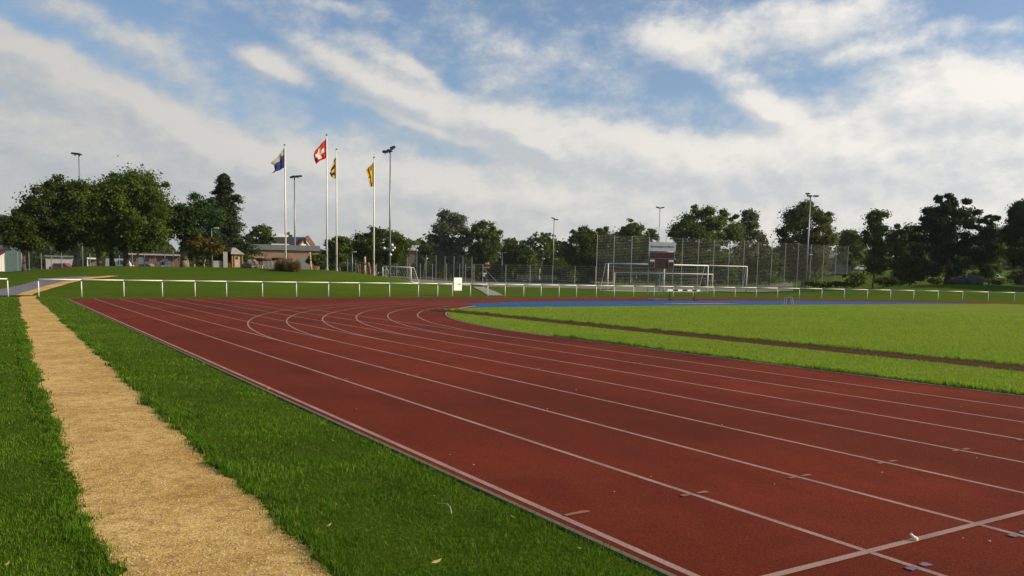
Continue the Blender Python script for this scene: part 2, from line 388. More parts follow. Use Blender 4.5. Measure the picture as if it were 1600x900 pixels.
# infield lawn stops at the blue area's straight edge
sgm = [p for p in inf if p[1] < interp(p[0], BN)]
left = [p for p in sgm if p[0] < CX]; right = [p for p in sgm if p[0] >= CX]
edge = [(x, y) for x, y in BN if left[-1][0] < x < right[0][0]]
sheet('infield_lawn', left+edge+right, .016, INFIELD)
blue = [(left[-1][0]+.1, left[-1][1]+.05)]+[(x, y) for x, y in arc(0, off=-.15) if y > interp(x, BN) and x < 22.5]+BF+[(x, y) for x, y in reversed(BN) if left[-1][0] < x < 75]
sheet('blue_surface', blue, .007, BLUE)
wb = MB()
wa, wc = flat(1030, 474.2), flat(1130, 474.0); wb.quad((wa.x, wa.y, .012), (wc.x, wc.y, .012), (wc.x+.6, wc.y-1.1, .012), (wa.x+.8, wa.y-1.2, .012))
struct(wb.build('blue_area_marking', LINEW))
# runway strip in infield
rw = MB(); rw.quad((16.75, -25, .021), (17.98, -25, .021), (17.98, 35.2, .021), (16.9, 34.2, .021)); struct(rw.build('runway', DITCH))
# white lines
ln = MB()
def strip(pts, w, z):
    for i, (a, b) in enumerate(zip(pts, pts[1:])):
        a = Vector(a); b = Vector(b); d0 = (Vector(pts[i+1])-Vector(pts[max(i-1, 0)])).normalized(); d1 = (Vector(pts[min(i+2, len(pts)-1)])-Vector(pts[i])).normalized()
        n0 = Vector((-d0.y, d0.x))*w/2; n1 = Vector((-d1.y, d1.x))*w/2
        ln.quad((*(a+n0), z), (*(a-n0), z), (*(b-n1), z), (*(b+n1), z))
for k in range(8):
    x = D0+LW*k-(.052 if k == 0 else .012); yend = min(interp(x, [(3.3, 48.8), (9, 50.5), (14, 51.7)])-.1, 60)
    strip([(x, -25), (x, yend)], .05 if k else .055, .004)
for k in range(1, 7):
    strip(arc(k, 0, math.pi, 220), .05, .006)
strip([(D0-.02, 3.07), (D0+8*LW, 3.07)], .055, .008)
strip([(9.2, 42.3), (11.0, 38.7)], .05, .008)
struct(ln.build('track_line_markings', LINEW))
ym = MB(); bm_ = MB()
def tick(mb, x, y, L, w, z):
    for s in (-1, 1):
        mb.quad((x+s*.03, y-w*.35, z), (x+s*L, y-w*.5, z), (x+s*L*1.05, y+w*.2, z), (x+s*L*.9, y+w*.5, z), (x+s*.03, y+w*.3, z))
for k, x in enumerate([D0+LW*i for i in range(1, 8)]): tick(ym, x, 4.6, .135, .05, .010)
ym.quad((D0-.02, 4.575, .010), (D0+.19, 4.58, .010), (D0+.2, 4.61, .010), (D0+.15, 4.63, .010), (D0-.02, 4.61, .010))
for (px, py) in ((1435, 887), (1592, 836)):
    p = flat(px, py); tick(bm_, p.x, p.y, .1, .06, .010)
for k in range(1, 7): tick(ym, D0+LW*k, 12.3+k*.02, .1, .06, .010)
struct(ym.build('ochre_track_markings', MARKY)); struct(bm_.build('lilac_track_markings', MARKB))
# kerb & edging
kb = MB(); pts = [(D0+8*LW, -25)]+[(D0+8*LW, y) for y in range(-20, 19, 3)]+arc(0)+[(CX+RA, -25)]
for a, b in zip(pts, pts[1:]):
    if a[1] < 38.5 or a[0] > 80: kb.bar((a[0], a[1], -.010), (b[0], b[1], -.010), .042, .05)
struct(kb.build('inner_kerb', simple('kerb_white', (.40, .29, .22), .8, .25, 9)))
EDG = simple('edging_brown', (.15, .115, .07), .9, .3, 20)
ed = MB()
for i in range(74): ed.box((D0-.158, -24.5+i, -.014), .042, .985, .035, (1, 0, 0), (0, 1, 0))
struct(ed.build('track_edging', EDG))
# gravel path
PL = [(0, .3), (2, .45), (4.9, .55), (5.7, .5), (7.5, .48), (11, .53), (17.3, .55), (30, .75), (45, 1.05), (50.7, 1.16), (54, 1.35)]
PR = [(0, 1.5), (3.0, 1.62), (4.35, 1.54), (5.85, 1.55), (8.06, 1.53), (13, 1.6), (19.7, 1.7), (27.8, 1.75), (50.7, 1.85), (54, 2.1)]
_pn = np.random.default_rng(99).uniform(-1, 1, 4096)
def vn(y, s):
    i = math.floor(y); f = y-i; f = f*f*(3-2*f); a = _pn[(i+s*517) % 4096]; b = _pn[(i+1+s*517) % 4096]; return a+(b-a)*f
def wob(y, s): return .036*vn(y*.9+50, s)+.026*vn(y*2.3+90, s+3)+.028*vn(y*5.1+200, s+5)+.016*vn(y*11.+300, s+7)
def pl(y): return interp(y, PL)+wob(y, 1)*1.1
def pr(y): return interp(y, PR)+wob(y, 4)
gp = MB(); ys = np.arange(-12, 53.9, .035); _e = np.random.default_rng(4).normal(0, .014, 9000)
for i, (a, b) in enumerate(zip(ys, ys[1:])):
    gp.quad((pl(a)-.02+_e[i], a, -.004), (pr(a)+.02+_e[i+5000], a, -.004), (pr(b)+.02+_e[i+5001], b, -.004), (pl(b)-.02+_e[i+1], b, -.004))
struct(gp.build('gravel_path', GRAVEL))
def ribbon(name, A, B, n, mat, lift):
    m = MB(); rows = []
    for i in range(n+1):
        t = i/n*(len(A)-1); k = min(int(t), len(A)-2); f = t-k
        a = Vector(A[k]).lerp(Vector(A[k+1]), f); b = Vector(B[k]).lerp(Vector(B[k+1]), f)
        rows.append([(lambda q: (q.x, q.y, terr(q.x, q.y)+lift))(a.lerp(b, j/8)) for j in range(9)])
    for r0, r1 in zip(rows, rows[1:]):
        for j in range(8): m.quad(r0[j], r0[j+1], r1[j+1], r1[j])
    return struct(m.build(name, mat))
def hp(l): return [hit(x, y).xy for x, y in l]
ribbon('asphalt_path', hp([(-60, 462), (0, 452.5), (30, 446.5), (60, 438), (90, 434.5), (130, 432)]), hp([(-60, 476), (0, 462.8), (22, 462.5), (58, 452), (105, 441), (150, 434)]), 60, ASPH, .03)
ribbon('gravel_path_branch', hp([(24, 462.6), (34, 458.5), (62, 450), (95, 441.5), (130, 434.5), (170, 431.6)]), hp([(49, 462.6), (54, 459.5), (78, 452.5), (108, 443.5), (136, 437.5), (186, 432.2)]), 60, GRAVEL, .045)
ribbon('footpath', hp([(762, 462.2), (752, 455), (742, 450), (735, 446)]), hp([(787, 462.2), (775, 456), (762, 451), (752, 446)]), 20, simple('footpath_grey', (.27, .26, .2), .9, .1, 3), .03)
ribbon('court_surface', [base(x, 440, 118).xy for x in range(640, 1241, 60)], [base(x, 440, 196).xy for x in range(640, 1241, 60)], 40, COURT, .03)
ribbon('court_edge_strip', [base(x, 440, 240).xy for x in range(600, 961, 60)], [base(x, 440, 300).xy for x in range(600, 961, 60)], 20, simple('far_path', (.22, .22, .15), .9, .1, 3), .03)

# ------------------------------------------------------------------ grass blades
def blades(name, pts, hgt, wid, mat, seed, label):
    R = np.random.default_rng(seed); n = len(pts); az = R.uniform(0, 2*np.pi, n); lean = R.uniform(.05, .7, n); H = hgt*R.uniform(.55, 1.25, n)
    d = np.stack([np.cos(az), np.sin(az), 0*az], 1); fa = az+R.uniform(-1.4, 1.4, n)+np.pi/2; s = np.stack([np.cos(fa), np.sin(fa), 0*az], 1)*(wid*R.uniform(.6, 1.3, n))[:, None]
    def n2(x, y, s):
        i, j = np.floor(x).astype(int), np.floor(y).astype(int); f, g = x-i, y-j; f = f*f*(3-2*f); g = g*g*(3-2*g); h = lambda a, b: _pn[(a*73+b*179+s*31) % 4096]
        return (h(i, j)*(1-f)+h(i+1, j)*f)*(1-g)+(h(i, j+1)*(1-f)+h(i+1, j+1)*f)*g
    patch = .5+.30*n2(pts[:, 0]*.9, pts[:, 1]*.9, 1)+.30*n2(pts[:, 0]*2.7, pts[:, 1]*2.7, 2)+.25*n2(pts[:, 0]*8, pts[:, 1]*8, 3); H *= np.clip(.75+.5*n2(pts[:, 0]*3.3, pts[:, 1]*3.3, 5)+.3*patch, .45, 1.5)
    up = np.array([0, 0, 1.])[None]
    b = pts; m = b+up*(H*.55)[:, None]+d*(H*lean*.35)[:, None]; t = b+up*(H*(1-.25*lean))[:, None]+d*(H*lean)[:, None]
    V = np.stack([b-s*.5, b+s*.5, m+s*.38, m-s*.38, t], 1).reshape(-1, 3)
    o = np_mesh(name, V, 5, mat, tone=np.where(R.random(n) < .03, 1., np.clip(patch*.62+R.uniform(-.08, .42, n), 0, .9)), faces=[[0, 1, 2, 3], [3, 2, 4]])
    return tag(o, label, 'grass', None, 'stuff')
def project_ok(P):
    d = P-np.array([0, 0, EYE]); z = d@np.array(Fv); u = d@np.array(R2)/z*FPX+800; v = -(d@np.array(U2))/z*FPX+450+SHY
    return (z > .3) & (u > -120) & (u < 1720) & (v < 990)
def lawn_points(x0, x1, y0, y1, dens0, r0, seed, ok):
    R = np.random.default_rng(seed); out_ = []
    for cy in np.arange(y0, y1, 1.):
        for cx in np.arange(x0, x1, 1.):
            r = math.hypot(cx+.5, cy+.5); n = int(dens0/max(1, r/r0)**2.0)
            P = np.stack([R.uniform(cx, cx+1, n), R.uniform(cy, cy+1, n), np.full(n, -.014)], 1)
            P = P[(P[:, 0] < x1)]
            out_.append(P[project_ok(P)])
    P = np.concatenate(out_); return P[ok(P)]
plv = np.vectorize(pl); prv = np.vectorize(pr)
edgeR = np.random.default_rng(5)
def okL(P):
    n = len(P); jl = edgeR.normal(-.05, .04, n)+.35*(edgeR.random(n) < .006)*edgeR.random(n); jr = edgeR.normal(-.05, .035, n)+.3*(edgeR.random(n) < .006)*edgeR.random(n)
    return (P[:, 0] < plv(P[:, 1])+jl) | ((P[:, 0] > prv(P[:, 1])-jr) & (P[:, 0] < D0-.155))
PA = lawn_points(-5, D0-.155, 3, 12, 8000, 4.6, 1, okL); rA = np.hypot(PA[:, 0], PA[:, 1])
blades('short_lawn_grass', PA, .034, .0034*np.maximum(1, rA/4.6), F_BLADE, 11, 'dense green mown grass either side of the gravel path')
PB = lawn_points(-8, D0-.155, 12, 52, 5200, 4.6, 2, okL); rB = np.hypot(PB[:, 0], PB[:, 1])
blades('distant_lawn_grass', PB, .034, .0042*np.maximum(1, rB/4.6), F_BLADE, 12, 'green mown grass beside the far stretch of the gravel path')
def okI(P): return ((P[:, 0] < 16.78) & (P[:, 0] > D0+8*LW+.07+np.where(P[:, 1] > SC, CX-RA-(D0+8*LW)+RA*(1-np.sqrt(np.clip(1-((P[:, 1]-SC)/RB)**2, 0, 1))), 0))) | ((P[:, 0] > 17.96) & (P[:, 1] < 36))
def okI2(P):
    lim = np.interp(P[:, 0], [b[0] for b in BN], [b[1] for b in BN]); return okI(P) & (P[:, 1] < lim-.1)
PI_ = lawn_points(13, 46, 6, 37, 5200, 4.6, 3, okI2); PI_[:, 2] = .012; rI = np.hypot(PI_[:, 0], PI_[:, 1])
blades('infield_grass', PI_, .045, .0035*np.maximum(1, rI/4.6), F_BLADE2, 13, 'bright green grass of the infield beside the inner kerb')
# taller ragged fringe along the runway and kerb
Rg = np.random.default_rng(8); n = 9000
yy = Rg.uniform(6, 34, n); PF = np.stack([18.0+np.abs(Rg.normal(0, .06, n)), yy, np.full(n, .012)], 1)
yy2 = Rg.uniform(5, 19, 5000); PF = np.concatenate([PF, np.stack([D0+8*LW+.08+np.abs(Rg.normal(0, .05, 5000)), yy2, np.full(5000, .012)], 1)])
blades('infield_grass_fringe', PF, .10, .012, F_BLADE2, 14, 'ragged taller grass along the edge of the brown runway strip')
Rg = np.random.default_rng(9); n = 22000
yy = 3.4+Rg.random(n)**1.5*26; tuft = np.array([.5+.5*vn(y*4+700, 2) for y in yy]); k_ = Rg.random(n) < .35+.65*tuft; yy = yy[k_]; n = len(yy)
PR_ = np.stack([prv(yy)+Rg.normal(.09, .05, n), yy, np.full(n, -.01)], 1)
blades('path_edge_grass', PR_, .064, .0045*np.maximum(1, yy/4.6), F_BLADE, 15, 'taller grass leaning over the right edge of the gravel path')
n = 22000; yy = 3.4+Rg.random(n)**1.5*26; PL_ = np.stack([plv(yy)+Rg.normal(-.09, .05, n), yy, np.full(n, -.01)], 1)
blades('path_border_grass', PL_, .05, .0045*np.maximum(1, yy/4.6), F_BLADE, 16, 'ragged grass along the left edge of the gravel path')
# loose stones on the path
Rg = np.random.default_rng(21); n = 9000
yy = 3.5+Rg.random(n)**1.6*14; xx = np.array([rnd.uniform(pl(y), pr(y)) for y in yy]); sz = Rg.uniform(.003, .009, n)
V = []
ico = np.array([[1, 0, 0], [-.6, .8, 0], [-.5, -.9, 0], [0, 0, .9]])
rot = Rg.uniform(0, 6.28, n); cs, sn = np.cos(rot), np.sin(rot)
Vv = np.zeros((n, 4, 3))
for i in range(4):
    Vv[:, i, 0] = xx+sz*(ico[i, 0]*cs-ico[i, 1]*sn); Vv[:, i, 1] = yy+sz*(ico[i, 0]*sn+ico[i, 1]*cs); Vv[:, i, 2] = -.004+sz*ico[i, 2]
def pebble_mat():
    m, nt, b = newmat('pebble'); a = nt.nodes.new('ShaderNodeAttribute'); a.attribute_name = 'tone'
    nt.links.new(ramp2(nt, a.outputs['Fac'], (.30, .18, .07), (.72, .56, .32), 0, 1), b.inputs['Base Color']); b.inputs['Roughness'].default_value = .6; return m
o = np_mesh('loose_gravel', Vv.reshape(-1, 3), 4, pebble_mat(), tone=Rg.random(n), faces=[[0, 1, 3], [1, 2, 3], [2, 0, 3]])
tag(o, 'loose yellow gravel grains scattered over the path', 'gravel', None, 'stuff')

# ------------------------------------------------------------------ trees
def pxm(z): return z/FPX
def tree(name, label, z, px, by, top, xl, xr, cb, mat, style='round', seed=1, trunks=None, tr=.2, bark=None, group=None, dens=1., clumps=None, cat='tree', gap=0.):
    """px, by: trunk foot; top: crown top; xl..xr crown width; cb crown bottom (all measured in the photo, turned into metres at distance z)"""
    R = np.random.default_rng(seed); rr = random.Random(seed)
    b = base(px, by, z); root = thing(name, b, label, cat, group)
    H = at(px, top, z).z-b.z; zb = max(.15, at(px, cb, z).z-b.z); a = (xr-xl)/2*pxm(z)*1.13; cx = ((xl+xr)/2-px)*pxm(z)
    h = H-zb; N = clumps or int(55+min(90, a*h*1.6))
    C = []; RAD = []
    rad0 = .30*math.sqrt(a*h/2)*(2.4/math.sqrt(N/12.))
    for i in range(N):
        if style == 'conifer':
            t = (i+.5)/N; t = t**.85; az = i*2.4+R.uniform(-.4, .4); r = a*(1-t)**.8*R.uniform(.25, 1.12)*(.85+.25*math.sin(az*2+t*9))
            C.append((cx*(1-t)*.6+r*math.cos(az), r*math.sin(az), zb+h*t*.97)); RAD.append(rad0*(1.0-.72*t)*R.uniform(.6, 1.2))
        elif style == 'spiky':
            az = R.uniform(0, 6.28)
            if i % 3: t = R.random()**.8*.82; wdt = a*math.sin((.26+t*.56/.82)*math.pi)**.5*1.05; rc = rad0*R.choice([.5, .8, 1.1])
            else: t = R.uniform(.6, 1); wdt = a*(1-(t-.6)*1.3)*.95; rc = rad0*.33
            wdt = max(.1, wdt-.6*rc); r = wdt*R.uniform(.15, 1)
            C.append((cx+r*math.cos(az), r*math.sin(az), zb+h*t)); RAD.append(rc)
        elif style == 'column':
            t = R.random(); az = R.uniform(0, 6.28); wdt = a*(.68+.5*math.sin(t*math.pi))*(1-.4*t); r = wdt*R.uniform(.1, 1)
            C.append((cx+r*math.cos(az), r*math.sin(az), zb+h*t)); RAD.append(rad0*R.uniform(.6, 1.1))
        else:
            az = R.uniform(0, 6.28); el = math.asin(R.uniform(-1, 1)); q = R.uniform(.5, 1)**.5
            wx = 1.0 if style == 'round' else 1.05
            zz = .5+.5*math.sin(el)*q*(1 if el > 0 else .95)
            rad = math.cos(el)*q
            if i % 4 == 0: zz = .15+.6*R.random(); rad = .75*R.random()**.5
            lob = 1+.10*math.sin(az*3+seed)+.08*math.sin(zz*7+seed*2); rc = rad0*R.choice([.35, .5, .75, 1., 1.2]); ae = max(.3*a, a-.8*rc)
            C.append((cx+ae*rad*lob*math.cos(az)*wx, ae*rad*lob*math.sin(az)*.9, zb+.35*rc+max(.3*h, h-1.0*rc)*zz)); RAD.append(rc)
    C = np.array(C); RAD = np.array(RAD)
    area = (xr-xl)*(cb-top)*.41; s = max(.13, 2.15*z/832.); n = int(np.clip(area*9.5*dens*(1-gap*.5), 700, 52000))
    idx = R.integers(0, N, n); dv = R.normal(size=(n, 3)); dv /= np.linalg.norm(dv, axis=1)[:, None]
    q = np.minimum(np.abs(R.normal(0, .62, n)), 1.3)
    sq = np.array([1.15, 1.15, .72]) if style != 'conifer' else np.array([1.5, 1.5, .42])
    P = C[idx]+dv*(RAD[idx]*q)[:, None]*sq
    stray = R.random(n) < .03; P[stray] += R.normal(0, 1, (stray.sum(), 3))*RAD[idx][stray][:, None]*.28
    if style == 'conifer': P[:, 2] -= .25*np.hypot(P[:, 0]-C[idx][:, 0], P[:, 1]-C[idx][:, 1])
    P[:, 2] = np.maximum(P[:, 2], .05)
    nrm = dv*.7+R.normal(0, .6, (n, 3))+np.array([0, 0, .35]); nrm /= np.linalg.norm(nrm, axis=1)[:, None]
    t1 = np.cross(nrm, R.normal(size=(n, 3))); t1 /= np.linalg.norm(t1, axis=1)[:, None]; t2 = np.cross(nrm, t1)
    ss = s*R.uniform(.55, 1.25, n)[:, None]; w = .62 if style != 'conifer' else .4
    V = np.stack([P+t1*ss*.62, P+t2*ss*w*.62+nrm*ss*.08, P-t1*ss*.62, P-t2*ss*w*.62+nrm*ss*.08], 1).reshape(-1, 3)
    # rotate local (right, forward) into world
    M_ = np.array([[RH.x, RH.y, 0], [FH.x, FH.y, 0], [0, 0, 1]]); V = V@M_
    ct = R.uniform(.12, .72, N); tone = np.clip(ct[idx]+R.uniform(-.22, .28, n), 0, 1)
    np_mesh('crown', V, 4, mat, root, tone=tone)
    bark = bark or BARK
    tk = trunks or [(px, tr)]
    loc = lambda p: Vector(b)+RH*p[0]+FH*p[1]+Vector((0, 0, p[2]))
    for ti, (tx, r) in enumerate(tk):
        m = MB(); ox = (tx-px)*pxm(z); dz = terr(*(Vector(b)+RH*ox).xy)-b.z
        hh = zb+h*(.72 if style in ('conifer', 'column', 'spiky') else .45)
        pts = []; rs = []
        for j in range(6):
            t = j/5; pts.append(loc((ox+(cx*.7-ox*.0)*t*t*(.6 if len(tk) == 1 else .4)+rr.uniform(-.05, .05)*a*(t > 0), rr.uniform(-.03, .03)*a, dz-.1+(hh+.1)*t))); rs.append(r*(1.25 if j == 0 else 1-.65*t))
        m.tube(pts, rs, 9)
        nl = 7 if len(tk) == 1 else 4
        for j in range(nl):
            c = C[rr.randrange(N)]; k = 2+j % 3; st = pts[k]; e = loc(c); mid = st.lerp(e, .5)+Vector((0, 0, .06*h*(1 if style != 'conifer' else -.3)))
            m.tube([st, mid, e], [r*.42, r*.25, r*.09], 5)
        m.build('trunk', bark, root, True)
    return root

G1 = 'park trees on the grass mound'
tree('park_tree', 'small dark tree leaning at the far left beside the path, with a forked thin trunk', 77, 38, 425, 322, 8, 78, 396, F_DARK, 'round', 3, tr=.17, group=G1)
tree('park_tree', 'broad dark green tree with a two-tone sunlit trunk above the asphalt path', 80, 119, 418.5, 268, 44, 156, 395, F_DARK, 'round', 5, [(117, .26), (122, .2)], group=G1, bark=BARKL, dens=1.15)
tree('park_tree', 'round-headed tree between the broad left tree and the tallest one, its trunk leaning right', 80, 156, 419, 275, 104, 204, 398, F_MID, 'round', 8, tr=.24, group=G1)
tree('park_tree', 'tree with its crown between its two neighbours, dark trunk left of the white van', 84, 176, 418, 266, 140, 222, 398, F_DARK, 'round', 9, tr=.25, group=G1)
tree('park_tree', 'tallest and widest crown of the left tree group, sunlit on its right side', 81, 197, 419, 255, 158, 276, 402, F_MID, 'round', 12, tr=.27, group=G1, dens=1.2)
tree('park_tree', 'blue-green tree with a thick pale trunk, left of the dark spruce', 84, 288, 417.5, 300, 268, 350, 402, F_BLUE, 'round', 14, tr=.42, bark=BARKL, group=G1)
tree('spruce_tree', 'tall blackish spruce with ragged drooping arms, behind the wooden hut', 96, 352, 412, 268, 302, 398, 408, F_CON, 'conifer', 17, tr=.3, clumps=95, dens=1.5)
tree('small_tree', 'low yellow-brown tree with two thin pale trunks beside the slim path lamp', 80, 311, 418, 366, 290, 347, 402, F_YEL, 'round', 20, [(303, .11), (319.5, .08)], bark=BARKL)
tree('garden_shrub', 'dark red-brown shrub just left of the wooden hut', 92, 350, 416, 383, 343, 362, 414, F_PURP, 'round', 22, tr=.08, cat='shrub')
G2 = 'trees beyond the sports courts'
tree('round_tree', 'rounded tree behind the left end of the flat-roofed clubhouse', 150, 409, 415, 347, 389, 430, 405, F_DARK, 'round', 24, tr=.25, group=G2)
tree('small_tree', 'small dark tree in front of the right end of the clubhouse', 112, 492, 420, 396, 477, 507, 416, F_DARK, 'round', 26, tr=.1, group=G2)
tree('round_tree', 'mid green round tree behind the two flagpoles right of the clubhouse', 135, 531, 424, 366, 503, 553, 414, F_MID, 'round', 28, tr=.25, group=G2)
tree('broad_tree', 'wide low dark tree behind the yellow flag pole and the tall floodlight mast', 128, 596, 432, 353, 549, 641, 418, F_DARK, 'round', 30, [(580, .25), (600, .3)], group=G2)
tree('small_tree', 'small dark tree at the left foot of the tall grey willow', 205, 661, 434, 375, 649, 677, 424, F_DARK, 'round', 32, tr=.2, group=G2)
tree('willow_tree', 'tall grey-green willow left of centre beyond the fences', 212, 702, 436, 324, 670, 736, 424, F_GREY, 'round', 34, tr=.4, group=G2, dens=1.1)
tree('poplar_tree', 'fresh green pointed tree just right of the grey willow', 208, 757, 436, 338, 729, 783, 420, F_MID, 'round', 36, tr=.35, group=G2)
tree('round_tree', 'dark tree behind the little twin court lamp', 235, 800, 436, 369, 779, 823, 425, F_DARK, 'round', 38, tr=.3, group=G2)
tree('weeping_tree', 'light green drooping tree over the left end of the white barrier', 222, 826, 436, 384, 812, 838, 424, F_LIGHT, 'round', 40, tr=.2, group=G2)
tree('sparse_tree', 'thin open-crowned tree with a twisted brown trunk left of the far floodlight mast', 228, 842, 436, 360, 821, 872, 408, F_MID, 'round', 42, tr=.4, group=G2, dens=.5, gap=.5, bark=BARKL)
tree('round_tree', 'dark low tree directly behind the far floodlight mast', 240, 866, 437, 371, 848, 888, 428, F_DARK, 'round', 44, tr=.3, group=G2)
tree('broad_tree', 'big dense dark tree behind the left end of the high ball fence', 205, 918, 440, 347, 878, 964, 432, F_DARK, 'round', 46, tr=.5, group=G2, dens=1.1)
tree('broad_tree', 'domed tree rising left behind the scoreboard', 208, 985, 440, 340, 955, 1012, 425, F_MID, 'round', 48, tr=.4, group=G2)
tree('sparse_tree', 'slender open tree right behind the scoreboard top', 200, 1012, 440, 353, 1000, 1030, 408, F_MID, 'round', 50, tr=.2, group=G2, dens=.55)
tree('broad_tree', 'large leafy tree right of the scoreboard with ragged top', 190, 1098, 440, 314, 1047, 1148, 425, F_MID, 'round', 52, tr=.5, group=G2, dens=1.05)
tree('aspen_tree', 'pale grey-green tree right of the large ragged tree', 200, 1162, 441, 330, 1143, 1186, 415, F_GREY, 'column', 54, tr=.3, group=G2)
tree('round_tree', 'small dark tree at the open sky gap behind the high ball fence', 215, 1188, 441, 366, 1172, 1202, 425, F_DARK, 'round', 56, tr=.3, group=G2)
tree('maple_tree', 'tall maple behind the right floodlight mast, leaves down to the fence', 158, 1254, 446, 309, 1211, 1299, 436, F_PURP, 'round', 58, tr=.35, group=G2, dens=1.1)
tree('round_tree', 'dark tree between the maple and the slim lone tree', 190, 1321, 440, 357, 1301, 1346, 425, F_MID, 'round', 60, tr=.3, group=G2)
tree('slim_tree', 'slim lone tree with a thin bare trunk right of the high ball fence', 112, 1363, 447.5, 327, 1345, 1383, 424, F_LIGHT, 'column', 62, tr=.1, group='trees on the right lawn mound', dens=.9)
tree('round_tree', 'dark rounded tree left of the biggest right-hand tree', 135, 1407, 443, 341, 1378, 1440, 432, F_DARK, 'round', 64, tr=.25, group='trees on the right lawn mound')
tree('young_tree', 'light green bushy young tree at the left foot of the biggest right-hand tree', 112, 1421, 446, 396, 1396, 1446, 444, F_LIGHT, 'round', 66, tr=.1, group='trees on the right lawn mound')
tree('pine_tree', 'biggest right-hand tree, blackish broad crown with spiky top and thick short trunk', 110, 1481, 443.5, 306, 1426, 1533, 428, F_CON, 'spiky', 68, tr=.42, group='trees on the right lawn mound', clumps=110, dens=1.5)
tree('slim_tree', 'grey-green pointed tree with a thin trunk right of the biggest right-hand tree', 112, 1545, 444, 338, 1520, 1562, 430, F_BLUE, 'spiky', 70, tr=.1, group='trees on the right lawn mound')
tree('tall_tree', 'tall blue-green tree cut by the right edge of the photo', 106, 1597, 445, 290, 1564, 1650, 428, F_BLUE, 'round', 72, tr=.25, group='trees on the right lawn mound')
tree('tall_tree', 'tree standing just outside the right edge of the photo', 100, 1700, 446, 320, 1660, 1760, 430, F_MID, 'round', 74, tr=.25, group='trees on the right lawn mound')
G3 = 'bushes behind the fences'
k = 0
desc = ['below the grey willow', 'below the pointed green tree', 'behind the open gate frame', 'beside the weeping tree', 'left of the white barrier', 'behind the far mast foot', 'behind the left goal post',
        'left of the scoreboard legs', 'behind the scoreboard legs', 'right of the scoreboard legs', 'behind the right goal posts', 'left of the pale young tree', 'right of the pale young tree', 'at the right floodlight mast']
for (x0, x1, tp, zz, mt) in ((640, 706, 402, 218, F_DARK), (700, 750, 398, 222, F_DARK), (738, 792, 400, 226, F_DARK), (778, 826, 396, 245, F_DARK), (806, 846, 404, 262, F_DARK), (850, 904, 398, 236, F_DARK), (896, 962, 384, 200, F_DARK),
                             (945, 1006, 380, 190, F_MID), (992, 1058, 386, 188, F_MID), (1040, 1102, 384, 182, F_DARK), (1086, 1150, 386, 178, F_DARK), (1140, 1186, 392, 186, F_DARK), (1176, 1232, 386, 182, F_DARK), (1226, 1290, 412, 160, F_MID)):
    tree('hedge_bush', 'dark dense bush in the green belt, '+desc[k], zz, (x0+x1)/2, 441 if x0 > 900 else 437, tp, x0, x1, 440 if x0 > 900 else 435, mt, 'round', 100+k, tr=.12, group=G3, cat='bush', dens=.9, clumps=26); k += 1
for i, (x, tp, w, lab) in enumerate(((1141, 414, 9, 'behind the right goal post'), (1197, 418, 11, 'in the middle of the ball fence'), (1238, 424, 10, 'left of the right floodlight mast'))):
    tree('young_tree', 'pale green young tree shining through the ball fence '+lab, 170, x, 445, tp, x-w, x+w, 440, F_LIGHT, 'round', 130+i, tr=.06, group='young pale trees behind the ball fence', clumps=14)
for i, (x, tp, w, zz, mt, lab) in enumerate(((1272, 436, 20, 128, F_MID, 'at the foot of the right floodlight mast'), (1305, 439, 22, 128, F_DARK, 'at the right end of the ball fence'), (1333, 424, 20, 126, F_MID, 'just past the end of the ball fence'), (1392, 430, 22, 118, F_DARK, 'left of the light green young tree'),
                                          (1462, 434, 12, 120, F_MID, 'left of the thick pine trunk'), (1563, 434, 16, 118, F_MID, 'below the right-hand edge trees'), (1590, 420, 24, 125, F_DARK, 'behind the tree at the right edge'), (1535, 418, 18, 135, F_DARK, 'behind the boulders'))):
    tree('weed_bush', 'straggly low bush '+lab, zz, x, 449, tp, x-w, x+w, 448, mt, 'round', 150+i, tr=.05, group='low bushes on the right', cat='bush', clumps=18, gap=.3)
for i, (x, tp, w, lab) in enumerate(((70, 398, 22, 'beside the grey shed'), (112, 396, 26, 'behind the carport'), (150, 394, 24, 'between the two leaning trunks'), (300, 396, 30, 'below the blue-green tree'), (255, 392, 26, 'right of the white container'), (380, 392, 16, 'between the orange hut and the clubhouse'))):
    tree('hedge_bush', 'leafy dark hedge bush under the left park trees, '+lab, 170 if i < 5 else 112, x, 420, tp, x-w, x+w, 419, F_MID if i % 2 else F_DARK, 'round', 170+i, tr=.1, group='hedge bushes behind the left park', cat='bush', clumps=24)
# extra far tree mass and hills
R = np.random.default_rng(77)
def far_belt():
    n = 42000; px = np.sort(R.uniform(-500, 2200, n)); z = R.uniform(290, 330, n); topy = 42+8*np.sin(px*.021)+7*np.sin(px*.057+1)+5*np.sin(px*.13)+3*np.sin(px*.31)
    topy = np.where(px > 1230, topy*.8, topy); zz = (R.random(n)*1.05-.05)*topy*.25*z/300.
    bx = np.array([terr(*(FH*float(b)+RH*float((a-800)/FPX*b)).xy) for a, b in zip(px[::40], z[::40])]); bx = np.repeat(bx, 40)[:n]
    P = np.outer(z, np.array(FH))+np.outer((px-800)/FPX*z, np.array(RH)); P[:, 2] = bx+zz
    nr = R.normal(size=(n, 3)); nr /= np.linalg.norm(nr, axis=1)[:, None]; t1 = np.cross(nr, R.normal(size=(n, 3))); t1 /= np.linalg.norm(t1, axis=1)[:, None]; t2 = np.cross(nr, t1); s = R.uniform(.7, 1.5, n)[:, None]
    V = np.stack([P+t1*s, P+t2*s*.7, P-t1*s, P-t2*s*.7], 1).reshape(-1, 3)
    o = np_mesh('far_woodland', V, 4, F_MID, tone=R.uniform(.1, .6, n)); tag(o, 'distant belt of trees closing the view behind the sports ground', 'woodland', None, 'stuff')
far_belt()
